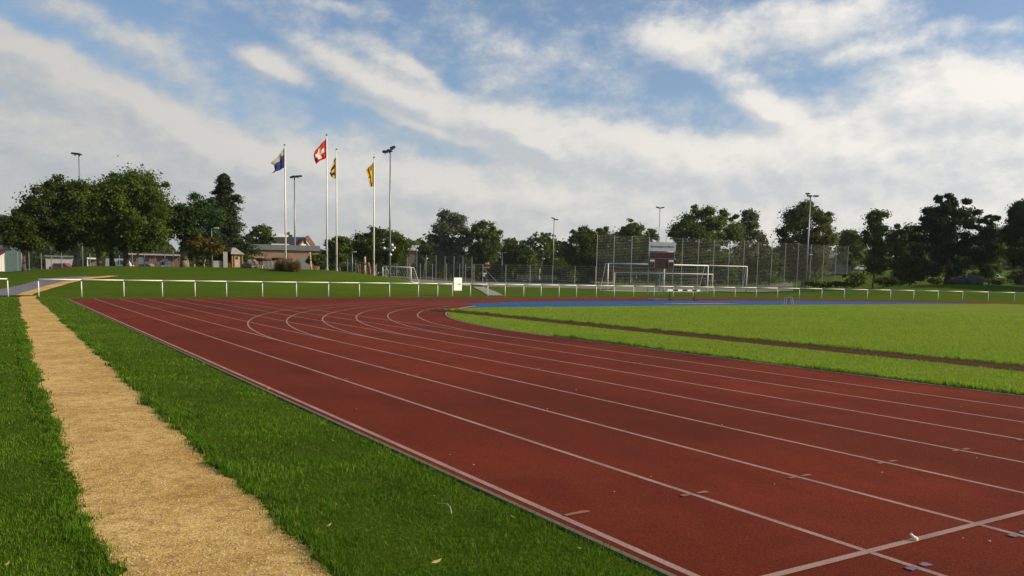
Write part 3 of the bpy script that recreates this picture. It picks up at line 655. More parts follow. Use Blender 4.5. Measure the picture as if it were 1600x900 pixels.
def hill(name, pts, z, dep):
    m = MB(); n = len(pts)
    for (x0, y0), (x1, y1) in zip(pts, pts[1:]):
        for s in range(6):
            xa = x0+(x1-x0)*s/6; xb = x0+(x1-x0)*(s+1)/6; ya = y0+(y1-y0)*s/6; yb = y0+(y1-y0)*(s+1)/6
            rows = []
            for (x, y) in ((xa, ya), (xb, yb)):
                hz = at(x, y, z).z+rnd.uniform(-1, 1)*0; c = []
                for j in range(9):
                    t = j/8; q = FH*(z+dep*(t-.5)*2)+RH*((x-800)/FPX*z); c.append((q.x, q.y, max(-2, (hz+2)*math.sin(t*math.pi)**1.3*(1+.05*math.sin(x*.3+j))-2)))
                rows.append(c)
            for j in range(8): m.quad(rows[0][j], rows[1][j], rows[1][j+1], rows[0][j+1])
    return struct(m.build(name, HILLM, None, True))
hill('far_hill', [(1380, 446), (1450, 420), (1510, 380), (1545, 362), (1570, 352), (1640, 346), (1760, 350), (1900, 400), (2000, 452)], 1900, 500)
hill('left_hill', [(-420, 414), (-200, 352), (-60, 334), (10, 338), (60, 350), (160, 372), (260, 392), (380, 412)], 620, 160)

# ------------------------------------------------------------------ white railing round the track
YF = [(-9, 51.4), (.67, 52.75), (8.6, 53.7), (17.1, 54.7), (24.5, 55.9), (29.7, 56.5), (40, 57.5), (50, 58.2), (58, 58.1), (66, 57.3), (74, 55.3), (80, 53), (86, 49.2), (91, 45.3), (97, 39.5), (103, 31)]
def on_fence(px):
    v = FH+RH*((px-800)/FPX); a = math.atan2(v.x, v.y)
    for (x0, y0), (x1, y1) in zip(YF, YF[1:]):
        a0, a1 = math.atan2(x0, y0), math.atan2(x1, y1)
        if a0 <= a <= a1:
            lo, hi = 0., 1.
            for _ in range(30):
                t = (lo+hi)/2
                if math.atan2(x0+(x1-x0)*t, y0+(y1-y0)*t) < a: lo = t
                else: hi = t
            return Vector((x0+(x1-x0)*t, y0+(y1-y0)*t, 0))
HP = .92
def railing(pxs, label):
    P = [on_fence(x) for x in pxs]; P = [Vector((p.x, p.y, terr(p.x, p.y))) for p in P]
    r = thing('white_railing', P[0], label, 'railing')
    for p in P:
        m = MB(); m.cyl(p-Vector((0, 0, .05)), p+Vector((0, 0, HP-.045)), .031, .031, 10); m.build('post', WHITE, r, True)
        m = MB(); m.box(p+Vector((0, 0, HP-.03)), .10, .09, .045); m.build('bracket', DARKM, r)
    m = MB()
    for a, b in zip(P, P[1:]): m.cyl(a+Vector((0, 0, HP+.02)), b+Vector((0, 0, HP+.02)), .033, .033, 10)
    m.build('top_rail', WHITE, r, True)
    return P
railing([-180, -116, -52, 12], 'short white tubular railing at the far left, ending beside the gravel path')
fp = [60, 127, 193, 253, 304, 353, 409, 462, 512, 560, 607, 652, 682, 705, 733, 760, 787, 816, 843, 871, 898, 929, 957, 987, 1019, 1049, 1080, 1112, 1145, 1178, 1211, 1245, 1280, 1315, 1351, 1387, 1423, 1461, 1499, 1539, 1580, 1622, 1664]
railing([x for x in fp], 'long white tubular railing behind the running track, from gravel path to right edge')
# white notice sheet hanging from the railing
p = on_fence(712.5); q = Vector((p.x, p.y, 0))-FH*.075
fd = (on_fence(720)-on_fence(706)).normalized(); fnn = Vector((-fd.y, fd.x, 0)); q = Vector((p.x, p.y, 0))-fnn*.075
m = MB(); m.box(q+Vector((0, 0, .93)), .72, .02, .98, fd, fnn); o = thing('notice_board', Vector((q.x, q.y, 0)), 'blank white board hanging on the white railing', 'board')
bb = m.build('panel', SIGNW, o); m = MB()
for s in (-.2, .2): m.box(q+fnn*.04+Vector((0, 0, .94))+RH*s, .04, .07, .12)
m.build('hook', DARKM, o)
m = MB(); m.box(q-fnn*.012+Vector((0, 0, .92)), .02, .004, .02, fd, fnn); m.build('centre_mark', GALV, o)  # small grey mark at the middle of the panel

# ------------------------------------------------------------------ flag poles and flags
FB = {}
def attr_mat(name, fn_name):
    m, nt, b = newmat(name); a = nt.nodes.new('ShaderNodeAttribute'); a.attribute_name = 'col'
    n = noise(nt, 3, 4); nt.links.new(mixc(nt, 1.0, a.outputs['Color'], ramp2(nt, n, (.85,)*3, (1.1,)*3), 'MULTIPLY'), b.inputs['Base Color']); b.inputs['Roughness'].default_value = .8
    t = nt.nodes.new('ShaderNodeBsdfTranslucent'); nt.links.new(a.outputs['Color'], t.inputs[0]); mx = nt.nodes.new('ShaderNodeMixShader'); mx.inputs[0].default_value = .5
    nt.links.new(b.outputs[0], mx.inputs[1]); nt.links.new(t.outputs[0], mx.inputs[2]); nt.links.new(mx.outputs[0], nt.nodes['Material Output'].inputs[0]); return m
CLOTH = attr_mat('flag_cloth', 'col')
def flag(px, z, htop, hbot, rows, colf, label, fold=.10, sd_=1):
    """rows: per hoist fraction v, list of image points along the fly (converted to metres at the pole's distance)"""
    NU, NV = 26, 36; P = []; C = []
    for j in range(NV+1):
        v = j/NV; k = min(int(v*(len(rows)-1)), len(rows)-2); f = v*(len(rows)-1)-k
        ra = [Vector((a, b)) for a, b in rows[k]]; rb = [Vector((a, b)) for a, b in rows[k+1]]
        for i in range(NU+1):
            u = i/NU
            def ev(r): kk = min(int(u*(len(r)-1)), len(r)-2); return r[kk].lerp(r[kk+1], u*(len(r)-1)-kk)
            q = ev(ra).lerp(ev(rb), f); dl = max(0, rows[0][0][0]-q.x)*pxm(z); w = at(q.x, q.y, z)-FH*dl*.9+FH*(fold*math.sin(u*11+v*3+sd_)*min(1, u*3)+fold*.6*math.sin(u*5-v*7+sd_)*u)
            P.append(w); C.append((*colf(u, v), 1))
    o0 = at(px, htop, z); me = bpy.data.meshes.new('flag'); V = [tuple(p-o0) for p in P]; n = len(V)
    F = [(j*(NU+1)+i, j*(NU+1)+i+1, (j+1)*(NU+1)+i+1, (j+1)*(NU+1)+i) for j in range(NV) for i in range(NU)]
    me.from_pydata(V, [], F); me.update(); ca = me.color_attributes.new('col', 'FLOAT_COLOR', 'POINT'); ca.data.foreach_set('color', [c for q in C for c in q])
    o = link_mesh('flag', me, CLOTH, None, True); o.location = o0; tag(o, label, 'flag', 'flags flying on the mound')
    sol = o.modifiers.new('thick', 'SOLIDIFY'); sol.thickness = .006
    return o
def pole(px0, py0, px1, py1, z, label):
    b = base(px1, py1, z); t = at(px0, py0, z); t = Vector((b.x, b.y, t.z)); r = thing('flag_pole', b, label, 'flagpole', 'white flagpoles on the mound')
    m = MB(); m.cyl(b-Vector((0, 0, .1)), t, .085, .045, 12); m.build('pole', WHITE, r, True)
    m = MB(); m.cyl(t, t+Vector((0, 0, .05)), .10, .10, 10); m.cyl(t+Vector((0, 0, .05)), t+Vector((0, 0, .14)), .04, .02, 8); m.build('cap', DARKM, r)
    m = MB(); m.cyl(b-Vector((0, 0, .05)), b+Vector((0, 0, .22)), .14, .11, 12); m.build('foot', GALV, r)
    m = MB(); m.box(b+Vector((0, 0, 1.3))-FH*.1, .06, .04, .22); m.build('cleat', DARKM, r)
    m = MB(); m.cyl(b+Vector((0, 0, 1.2))-FH*.11, t-FH*.06-Vector((0, 0, .1)), .008, .008, 5); m.build('halyard', GALV, r)
    return b
# pole x at each height follows the vertical through the foot
def polex(b, py, z): # image x of the vertical line at height py
    lo = 0; best = None
    for k in range(60):
        h = k*.25; w = b+Vector((0, 0, h)); d = w-Vector((0, 0, EYE)); dz = d.dot(Fv); v = -d.dot(U2)/dz*FPX+450+SHY
        if v <= py: return d.dot(R2)/dz*FPX+800
    return None
RED = (.66, .015, .02); WH = (.85, .80, .72); BLU = (.022, .05, .22); YE = (.74, .52, .07); BK = (.02, .018, .015)
def fl(px0, py0, px1, py1, z, plabel, rows, colf, flabel, **k):
    b = pole(px0, py0, px1, py1, z, plabel); dx = polex(b, rows[0][0][1], z)-rows[0][0][0]-1.0
    rows = [[(x+dx, y) for x, y in r] for r in rows]; flag(px0+dx, z, rows[0][0][1], rows[-1][0][1], rows, colf, flabel, **k)
fl(443, 227, 446.5, 411, 74, 'leftmost of the four white flagpoles, rising behind the dry bush',
   [[(444, 231), (438, 243), (428, 257)], [(444, 240), (440, 250), (431.5, 260)], [(444, 243), (438, 257), (432, 270)], [(444, 262), (436, 268), (426, 273.5)]],
   lambda u, v: (.50, .50, .46) if v < .31 else BLU, 'drooping flag split white and dark blue on the leftmost flagpole', fold=.10)
def swiss(u, v):
    a, b = abs(u-.5), abs(v-.5); return WH if (a < .12 and b < .36) or (b < .12 and a < .36) else RED
fl(509, 211.5, 511, 422.5, 75, 'tallest white flagpole, second from the left',
   [[(510, 217), (503, 227), (496, 238)], [(510, 227), (501, 238), (494, 245)], [(510, 237), (501, 246), (495, 252)], [(510.5, 247), (504, 251), (497, 258)]],
   swiss, 'red flag with a white cross on the tallest flagpole', fold=.08)
def stripes(u, v): return BK if (math.sin(v*17+u*4+math.sin(u*7)) > .05 and u > .12) else (YE if u < .75 or v < .4 else (.6, .58, .5))
fl(524.3, 234, 526, 426.5, 76, 'third white flagpole from the left, close beside the tallest one',
   [[(524, 246), (522, 249), (521, 253)], [(524, 257), (520, 263), (517, 268)], [(524, 268), (519, 272), (516, 273)], [(524, 279), (521, 279), (518, 276)]],
   stripes, 'narrow yellow and black flag hanging beside the red one', fold=.06, sd_=3)
def yel(u, v): return (.13, .08, .02) if (abs(v-.55-.05*math.sin(u*6)) < .03 and u > .5) or (.25 < u < .42 and math.sin(v*9) > .5) else YE
fl(581.2, 246.5, 584, 434.5, 77, 'rightmost of the four white flagpoles, next to the tall floodlight mast',
   [[(581.5, 254), (578, 258), (576, 261)], [(581.5, 264), (576, 265), (571.5, 267)], [(581.5, 276), (578, 276), (575, 278)], [(581.5, 284), (578, 286), (575.5, 286)], [(581.5, 291), (579, 292), (577, 292)]],
   yel, 'yellow flag hanging limp on the rightmost flagpole', fold=.09, sd_=5)

# ------------------------------------------------------------------ floodlight masts and lamps
def mast(px, by, top, z, label, heads, extra=None, r=.13):
    b = base(px, by, z); t = Vector((b.x, b.y, at(px, top, z).z)); o = thing('floodlight_mast', b, label, 'floodlight', 'floodlight masts around the ground')
    m = MB(); m.cyl(b-Vector((0, 0, .1)), t, r, r*.55, 10); m.build('pole', GALV, o, True)
    m = MB(); m.bar(t+RH*heads[0][0], t+RH*heads[-1][0], .08, .08); m.build('crossarm', DARKM, o)
    for (dx, dz, tilt, w) in heads:
        ax = (RH*math.cos(tilt)+Vector((0, 0, math.sin(tilt)))).normalized(); c = t+RH*dx+Vector((0, 0, dz))
        m = MB(); m.box(c, w, .45, .22, ax, FH, ax.cross(FH)*-1); m.box(c+Vector((0, 0, -.16)), .06, .3, .18); h = m.build('lamp_head', DARKM, o)
        m = MB(); m.box(c-ax.cross(FH)*-.125, w*.85, .36, .02, ax, FH, ax.cross(FH)*-1); m.build('lens', LAMPG, h)
    for e in (extra or []):
        kind, dx, py, s = e; hz = at(px, py, z).z; c = Vector((b.x, b.y, hz))+RH*dx
        if kind == 'speaker':
            m = MB(); m.cyl(c-FH*.12, c+FH*.25, s, s*.35, 12); m.bar(Vector((b.x, b.y, hz)), c, .05); m.build('loudspeaker', SIGNW, o, True)
        elif kind == 'arm':
            m = MB(); m.bar(Vector((b.x, b.y, hz)), c, .06); a = m.build('lamp_arm', GALV, o); m = MB(); m.box(c+RH*.2, s, .22, .12); m.build('lamp_head', SIGNW, o)
        elif kind == 'box':
            m = MB(); m.box(c-FH*.2, s, .25, s*1.6); m.build('switch_box', GALV, o)
H2 = [(-.28, .0, .15, .75), (.95, .22, -.2, .8)]
mast(461, 412, 277, 125, 'floodlight mast with small white lamps behind the leftmost flagpole', [(-.3, .05, .3, .7), (.55, .15, .1, 1.1)], [('speaker', .15, 389, .2), ('speaker', .2, 393.5, .22), ('arm', .3, 387, .5)], r=.16)
mast(609, 435, 237, 90, 'tallest floodlight mast with a cluster of white loudspeakers, right of the flags', [(-.55, -.02, 0, .55), (-.1, .1, 0, .5), (.25, .42, .4, .55)],
     [('speaker', .24, 383, .17), ('speaker', -.6, 388, .15), ('speaker', .5, 387.5, .15), ('speaker', .3, 391, .14), ('speaker', .08, 398, .15), ('box', -.25, 425, .3)], r=.12)
mast(129, 416, 241, 110, 'floodlight mast whose top sticks out above the left trees', [(-.5, .05, -.1, .8), (.05, 0, -.2, .5)], r=.13)
mast(863.5, 438, 343, 214, 'distant floodlight mast in front of the dark trees at centre', [(-.3, .35, -.3, .9), (.5, 0, 0, 1.1)], [('arm', .7, 404.5, .9)], r=.15)
mast(1027, 440, 325, 180, 'floodlight mast with two drooping lamps above the scoreboard', [(-.45, .1, -.25, .8), (.5, .1, .25, .8)], r=.13)
mast(1258.5, 449, 306, 140, 'right floodlight mast in front of the maple, with a small white side lamp', [(-.5, .35, 0, .6), (-.2, 0, 0, .8), (.9, 0, 0, .8)], [('arm', .45, 397.5, .5)], r=.16)
def street_lamp(px, by, top, z, label, arm=.35, sph=False, twin=False):
    b = base(px, by, z); t = Vector((b.x, b.y, at(px, top, z).z)); o = thing('street_lamp', b, label, 'lamp post')
    m = MB(); m.cyl(b-Vector((0, 0, .1)), t, .07, .045, 8); m.build('pole', GALV, o, True)
    for s in ((-1, 1) if twin else (1,)):
        m = MB(); m.bar(t, t+RH*arm*s+Vector((0, 0, .05)), .04); m.build('arm', GALV, o)
        m = MB(); (m.ball(t+RH*arm*s, .2) if sph else m.box(t+RH*arm*1.3*s+Vector((0, 0, .05)), max(.4, arm*1.1), .2, .09)); m.build('lamp_head', LAMPG, o)
street_lamp(331.5, 418, 357, 80, 'slim path lamp in front of the yellow-brown tree')
street_lamp(550.5, 428, 394, 95, 'short lamp post between the flagpoles, left of the leaning logs', .2)
street_lamp(784, 436, 395, 205, 'twin court lamp in front of the dark trees left of centre', .6, twin=True)
street_lamp(651, 436, 391, 190, 'court lamp with a round white head by the left dark trees', .0, True)
street_lamp(664, 437, 404, 195, 'lower court lamp with a round white head right of the other round lamp', .5, True)

# ------------------------------------------------------------------ tall ball fence and lower fences
def mesh_fence(name, pxs, zs, by, tops, label, cat, wires, wr, postr=.05, bot=None, wirem=WIRE, pm=GALV, vert=0):
    P = []
    for px, z, t in zip(pxs, zs, tops):
        b = base(px, by, z); P.append((b, at(px, t, z).z))
    r = thing(name, P[0][0], label, cat)
    for b, h in P: m = MB(); m.cyl(b-Vector((0, 0, .1)), Vector((b.x, b.y, h)), postr, postr, 7); m.build('post', pm, r)
    for (a, ha), (b, hb) in zip(P, P[1:]):
        m = MB(); n = wires
        for i in range(n+1):
            t = .02+.97*i/n; m.bar(Vector((a.x, a.y, a.z+(ha-a.z)*t)), Vector((b.x, b.y, b.z+(hb-b.z)*t)), wr)
        for i in range(1, vert+1):
            t = i/(vert+1); q = a.lerp(b, t); hh = ha+(hb-ha)*t; m.bar(q, Vector((q.x, q.y, hh)), wr*.8)
        m.build('mesh_panel', wirem, r)
tp = [931, 957.5, 985, 1012, 1038, 1064, 1089, 1113, 1137, 1160, 1182, 1203.5, 1224.5, 1244.5, 1264.5, 1284, 1303.5, 1322]
n = len(tp); WIREL = simple('fence_wire_light', (.20, .22, .2), .5, .2, 8)
mesh_fence('ball_fence', tp, [120+30*i/(n-1) for i in range(n)], 446, [366.5+18.5*(i/(n-1)) for i in range(n)], 'very tall wire ball fence with grey posts across the right half', 'fence', 34, .013, .048, wirem=WIREL, vert=0)
lp = [594, 620, 655, 676, 697.5, 718.5, 739.5, 758]
mesh_fence('court_fence', [543, 556, 572, 588, 604, 620, 636, 651, 666, 681, 695, 709, 723, 737], [185]*14, 434, [395, 395, 395, 396, 396, 396.5, 397, 398, 398.5, 399, 399.5, 400, 400.5, 401], 'tall thin court fence in front of the grey willow', 'fence', 14, .02, .05, vert=5)
mesh_fence('pitch_fence', [640, 656.5, 675.5, 697.5, 718, 727], [150, 150, 150, 150, 150, 150], 441, [412, 412, 412, 412, 412, 412], 'chest-high wire fence left of the open gate frame', 'fence', 9, .016, .045, vert=5)
mesh_fence('pitch_fence', [754, 790, 828, 863, 898, 930], [150, 152, 155, 158, 160, 162], 441, [413, 413.5, 414, 414.5, 415.5, 416], 'wire fence between the gate frame and the tall ball fence', 'fence', 9, .018, .05, vert=8)
mesh_fence('park_fence', [-30, 8, 28, 46, 65, 81, 97, 120, 141, 154, 168, 187, 207, 226, 243, 258, 271, 290], [100]*18, 421, [398, 398, 393, 392, 396, 401, 396, 398, 396, 399, 404, 399, 395, 396, 399, 390, 390, 404], 'wire fence with grey posts behind the left park trees', 'fence', 9, .012, .05, vert=6)
mesh_fence('far_fence', [1556, 1566, 1576, 1586, 1600, 1620], [170]*6, 436, [426]*6, 'low far fence by the white car at the right edge', 'fence', 3, .03, .05)
mesh_fence('far_fence', [1330, 1345, 1360, 1375, 1390, 1405], [185]*6, 440, [429]*6, 'low wooden pasture fence behind the slim lone tree', 'fence', 2, .05, .06, wirem=WOODD, pm=WOODD)
# gate frame with diagonal stay
z = 130; g0 = base(738.5, 447, z); r = thing('gate_frame', g0, 'tall open gate frame of grey tubes with a diagonal stay', 'gate')
for px, tpx in ((727, 412), (738.5, 413), (740.5, 413), (754, 413)):
    b = base(px, 447, z); m = MB(); m.cyl(b, Vector((b.x, b.y, at(px, tpx, z).z)), .05, .05, 8); m.build('post', GALV, r)
def pt(px, py, z): return at(px, py, z)
m = MB(); m.bar(pt(738.5, 413.5, z), pt(754, 413.5, z), .09); m.bar(pt(727, 417.5, z), pt(738.5, 417.5, z), .08); m.build('crossbar', GALV, r)
st = pt(754, 417, z); e = base(786, 448, z-22); m = MB(); m.bar(st, e, .05); m.build('stay', GALV, r)
# playground carousel-like sign
z = 128; b = base(759.5, 447, z); r = thing('sign_post', b, 'dark post with a small orange picture board and white boxes beside the gate frame', 'sign')
m = MB(); m.cyl(b, pt(759.5, 410, z), .06, .05, 8); m.build('post', DARKM, r)
m = MB(); c = pt(761.5, 413.5, z); m.box(c, .62, .06, .75); pn = m.build('picture_board', simple('sign_brown', (.16, .07, .03), .7, .5, 9), r)
m = MB(); m.box(pt(761, 418, z)-FH*.06, .85, .05, .14); m.box(pt(759.5, 411.8, z)-FH*.06, .3, .04, .2); m.build('orange_strip', simple('sign_orange', (.62, .34, .12), .7, .2, 9), r)
m = MB(); m.box(pt(763, 411.5, z)-FH*.06, .2, .04, .28); m.box(pt(757.5, 427.3, z)-FH*.09, .66, .05, .2); m.box(pt(756.5, 430.5, z)-FH*.09, .28, .05, .3); m.build('white_plate', SIGNW, r)
b = base(759.5, 444, 132); m = MB(); m.cyl(b, b+Vector((0, 0, .65)), .07, .07, 8); m.ball(b+Vector((0, 0, .65)), .07); tag(m.build('white_bollard', SIGNW), 'short white bollard standing below the orange picture board', 'bollard')
# white barrier
z = 235; b0 = base(808, 436, z); r = thing('white_barrier', b0, 'long white slatted barrier in front of the dark trees at centre', 'barrier')
for i in range(9):
    b = base(808+i*7.6, 436, z); m = MB(); m.bar(b, b+Vector((0, 0, 2.0)), .12); m.build('post', WHITE, r)
m = MB()
for j in range(2): m.bar(b0+Vector((0, 0, .7+j*1.15)), base(869, 436, z)+Vector((0, 0, .7+j*1.15)), .10)
for i in range(58):
    b = base(809+i*1.03, 436, z)+FH*.1; m.bar(b+Vector((0, 0, .7)), b+Vector((0, 0, 1.85)), .09)
m.build('slats', simple('dull_white', (.42, .42, .36), .7, .15, 5), r)
# low dark bank in front
m = MB()
def bank(name, label, xa, xb, z, h, mat):
    m = MB(); n = 40; rows = []
    for i in range(n+1):
        px = xa+(xb-xa)*i/n; hh = h*(.75+.25*math.sin(i*.7)+.1*math.sin(i*2.3))*min(1, (i+.5)/4, (n-i+.5)/4); c = base(px, 437, z); rows.append([c-FH*3-Vector((0, 0, .1)), c-FH*1.5+Vector((0, 0, hh*.7)), c+Vector((0, 0, hh)), c+FH*2+Vector((0, 0, hh*.6)), c+FH*4-Vector((0, 0, .1))])
    for a, b in zip(rows, rows[1:]):
        for j in range(4): m.quad(a[j], b[j], b[j+1], a[j+1])
    return struct(m.build(name, mat, None, True))
bank('earth_bank', '', 645, 935, 205, .9, simple('dark_earth', (.05, .05, .035), .95, .3, 1.5, 0, .4))

# ------------------------------------------------------------------ goals
def goal(label, A, B, top, z, zb, dep, r=.06, mat=WHITE, net=True, group='football goals'):
    """A, B: image x of the two posts; z at A, zb at B"""
    a = base(A, 440, z); b = base(B, 440, zb); ta = Vector((a.x, a.y, at(A, top[0], z).z)); tb = Vector((b.x, b.y, at(B, top[1], zb).z))
    o = thing('football_goal', a, label, 'goal', group); bk = (b-a).normalized(); nrm = Vector((-bk.y, bk.x, 0)); nrm = nrm if nrm.dot(FH) > 0 else -nrm
    for q, t in ((a, ta), (b, tb)): m = MB(); m.cyl(q, t, r, r, 8); m.build('post', mat, o, True)
    m = MB(); m.cyl(ta, tb, r, r, 8); m.build('crossbar', mat, o, True)
    la = a+nrm*dep; lb = b+nrm*dep; la.z = terr(la.x, la.y); lb.z = terr(lb.x, lb.y); ua = ta+nrm*dep*.35; ub = tb+nrm*dep*.35
    m = MB()
    for s, e in ((ta, ua), (tb, ub), (ua, la), (ub, lb), (la+Vector((0, 0, .05)), lb+Vector((0, 0, .05))), (a+Vector((0, 0, .05)), la+Vector((0, 0, .05))), (b+Vector((0, 0, .05)), lb+Vector((0, 0, .05)))): m.cyl(s, e, r*.5, r*.5, 6)
    m.build('back_frame', mat, o)
    if net:
        m = MB(); L = (b-a).length; n = max(8, int(L/.35))
        for i in range(n+1):
            t = i/n; m.bar(ta.lerp(tb, t), ua.lerp(ub, t), .012); m.bar(ua.lerp(ub, t), la.lerp(lb, t), .012)
        for j in range(8):
            t = j/8; m.bar(ua.lerp(la, t), ub.lerp(lb, t), .012); m.bar(a.lerp(ta, t), la.lerp(ua, t), .012); m.bar(b.lerp(tb, t), lb.lerp(ub, t), .012)
        m.build('net', simple('net_cord', (.34, .34, .3), .8, .1, 5), o)
goal('wide white goal in front of the ball fence, left of and behind the scoreboard', 949.5, 1105.5, (411.5, 415), 100, 104, 2.2, .07)
goal('second white goal behind the scoreboard, reaching furthest right', 1037.5, 1166.5, (413, 416.5), 116, 116, 2.0, .06)
goal('lower white goal seen through the first one, with a thin low crossbar', 960, 1113.5, (425.5, 428.5), 112, 112, 1.5, .045, net=False)
goal('small white goal with net below the floodlight mast with loudspeakers', 598, 642, (416, 418), 96, 94, 1.6, .06, group='football goals')

# ------------------------------------------------------------------ scoreboard
z = 82; c = base(1032, 458, z); r = thing('scoreboard', c, 'maroon scoreboard on four steel legs with a white name board on top', 'scoreboard')
zx = lambda px: RH*((px-1032.5)*pxm(z))
hz = lambda py: at(1032, py, z).z
def panel(x0, x1, y0, y1, fwd, th, mat, name, parent=r, rot=True):
    cc = Vector((c.x, c.y, (hz(y0)+hz(y1))/2))+zx((x0+x1)/2)-FH*fwd; m = MB(); m.box(cc, (x1-x0)*pxm(z), th, hz(y0)-hz(y1)); return m.build(name, mat, parent)
for x in (1012.5, 1030.5, 1050.5):
    q = c+zx(x); q.z = terr(q.x, q.y); m = MB(); m.box(Vector((q.x, q.y, (q.z+hz(400))/2)), .10, .10, hz(400)-q.z); m.build('leg', GALV, r)
q = c+zx(1037)+FH*.3; q.z = terr(q.x, q.y)
m = MB(); m.box(Vector((q.x, q.y, (q.z+hz(418))/2)), .07, .07, hz(418)-q.z); m.build('leg', GALV, r)
panel(1011.5, 1053, 378.5, 392.5, .10, .12, simple('board_grey_white', (.62, .63, .61), .6, .04, 3), 'name_board')
FRM = simple('frame_pale', (.34, .30, .27), .6, .1, 5)
panel(1013, 1051.8, 393.6, 404.5, .06, .14, FRM, 'upper_frame'); panel(1013.8, 1051, 394.6, 403.6, .14, .02, MAROON, 'upper_display')
panel(1013, 1051.5, 405, 420, .05, .14, MAROON, 'lower_board')
for x0, x1 in ((1013.8, 1021.8), (1042.6, 1051)):
    f = panel(x0, x1, 409, 419, .13, .02, FRM, 'score_frame'); panel(x0+.7, x1-.7, 409.8, 418.2, .145, .02, MAROON, 'score_window'); panel(x0+.2, x1-.6, 406, 408.7, .13, .02, SIGNW, 'team_plate')
def text(s, size, loc, mat, name, parent, bold=0):
    cu = bpy.data.curves.new(name, 'FONT'); cu.body = s; cu.size = size; cu.align_x = 'CENTER'; cu.align_y = 'CENTER'; cu.extrude = .004; cu.offset = bold
    t = bpy.data.objects.new(name, cu); S.collection.objects.link(t); bpy.context.view_layer.update()
    me = bpy.data.meshes.new_from_object(t.evaluated_get(bpy.context.evaluated_depsgraph_get())); S.collection.objects.unlink(t); bpy.data.objects.remove(t)
    o = link_mesh(name, me, mat, parent); o.matrix_local = Matrix.Translation(Vector(loc)-wpos(parent)) @ Matrix(((RH.x, 0, -FH.x, 0), (RH.y, 0, -FH.y, 0), (0, 1, 0, 0), (0, 0, 0, 1)))
    return o
text('Sportanlage im Moos', .265, Vector((c.x, c.y, hz(385.3)))+zx(1032.5)-FH*.17, simple('letter_grey', (.10, .10, .11), .6, .1, 5), 'lettering', r, .004)

# steeplechase barrier
z = 65; b = base(1069, 469, z); r = thing('steeplechase_barrier', b, 'heavy black and white striped barrier standing on the far track', 'hurdle')
A = Vector((b.x, b.y, 0))-RH*1.45-FH*.5; B = Vector((b.x, b.y, 0))+RH*1.3+FH*.5; d = (B-A).normalized(); hh = .78
L_ = (B-A).length
m = MB(); m.box((A+B)/2+Vector((0, 0, hh)), L_, .127, .127, d, Vector((-d.y, d.x, 0))); bmo = m.build('beam', SIGNW, r)
for i in range(3):
    t = (.24, .53, .82)[i]; m = MB(); m.box(A.lerp(B, t)+Vector((0, 0, hh)), L_*.15, .133, .133, d, Vector((-d.y, d.x, 0))); m.build('black_stripe', BLACK, bmo)
for t in (.08, .84):
    q = A.lerp(B, t); m = MB(); m.box(q+Vector((0, 0, .36)), .035, .05, .72); m.box(q+Vector((0, 0, .03)), .08, 1.2, .06, d, Vector((-d.y, d.x, 0))); m.bar(q+FH*.4+Vector((0, 0, .05)), q+Vector((0, 0, .4)), .04); m.build('leg', DARKM, r)
m = MB(); m.box((A+B)/2+Vector((0, 0, .04)), L_*.8, .14, .08, d, Vector((-d.y, d.x, 0))); m.build('black_ground_bar', BLACK, r)  # black bar along the ground below the striped beam
b = base(1029, 469.8, z); m = MB(); m.box(b+Vector((0, 0, .05)), 1.6, .5, .10); m.box(b+RH*.9+Vector((0, 0, .04)), .5, .3, .06); tag(m.build('takeoff_board', simple('board_grey', (.3, .26, .22), .8, .2, 4)), 'low grey board lying left of the striped barrier', 'board')
# little hurdle
z = 58; b = base(1231.5, 475, z); r = thing('small_goal', Vector((b.x, b.y, 0)), 'tiny steel frame goal standing alone on the far edge of the blue surface', 'goal')
q = Vector((b.x, b.y, 0)); ax = RH
P_ = [q-ax*.22-FH*.25, q-ax*.18-FH*.2+Vector((0, 0, .52)), q+ax*.18-FH*.2+Vector((0, 0, .55)), q+ax*.32-FH*.25]
m = MB(); m.tube(P_, [.022]*4, 6); m.build('front_frame', GALV, r)
m = MB(); Q_ = [p+FH*.5+ax*.03 for p in P_]; m.tube(Q_, [.018]*4, 6)
for a, b_ in zip(P_, Q_): m.cyl(a, b_, .015, .015, 5)
m.build('back_frame', GALV, r)
m = MB()
for i in range(9): t = i/8; m.bar(Q_[1].lerp(Q_[2], t), Q_[0].lerp(Q_[3], t), .008)
for i in range(6): t = i/5; m.bar(Q_[0].lerp(Q_[1], t), Q_[3].lerp(Q_[2], t), .008)
m.build('net', DARKM, r)

# ------------------------------------------------------------------ buildings
FR = [None]
def frame(pxc, z):
    o = at(pxc, 410, z); d = Vector((o.x, o.y, 0)).normalized(); FR[0] = (o, d, Vector((d.y, -d.x, 0)), z)
def fpt(px, py, z):
    """where the sight line of an image point meets the building's front plane, z - its distance behind it"""
    o, d, a, z0 = FR[0]; q = pixdir(px, py); t = (o.dot(d)+(z-z0))/q.dot(d); return Vector((0, 0, EYE))+q*t
def bx(m, px0, px1, py0, py1, z, depth, front=0):
    """box whose front face covers the photo rectangle"""
    o, d, a, z0 = FR[0]; pm = (px0+px1)/2; z += front
    p = fpt(pm, py1, z); zt = fpt(pm, py0, z).z; l = fpt(px0, py1, z); rr_ = fpt(px1, py1, z); c = Vector((p.x, p.y, (p.z+zt)/2))+d*(depth/2); m.box(c, (rr_-l).dot(a), depth, zt-p.z, a, d); return m
def bpart(name, mat, parent, *a): m = MB(); bx(m, *a); return m.build(name, mat, parent)
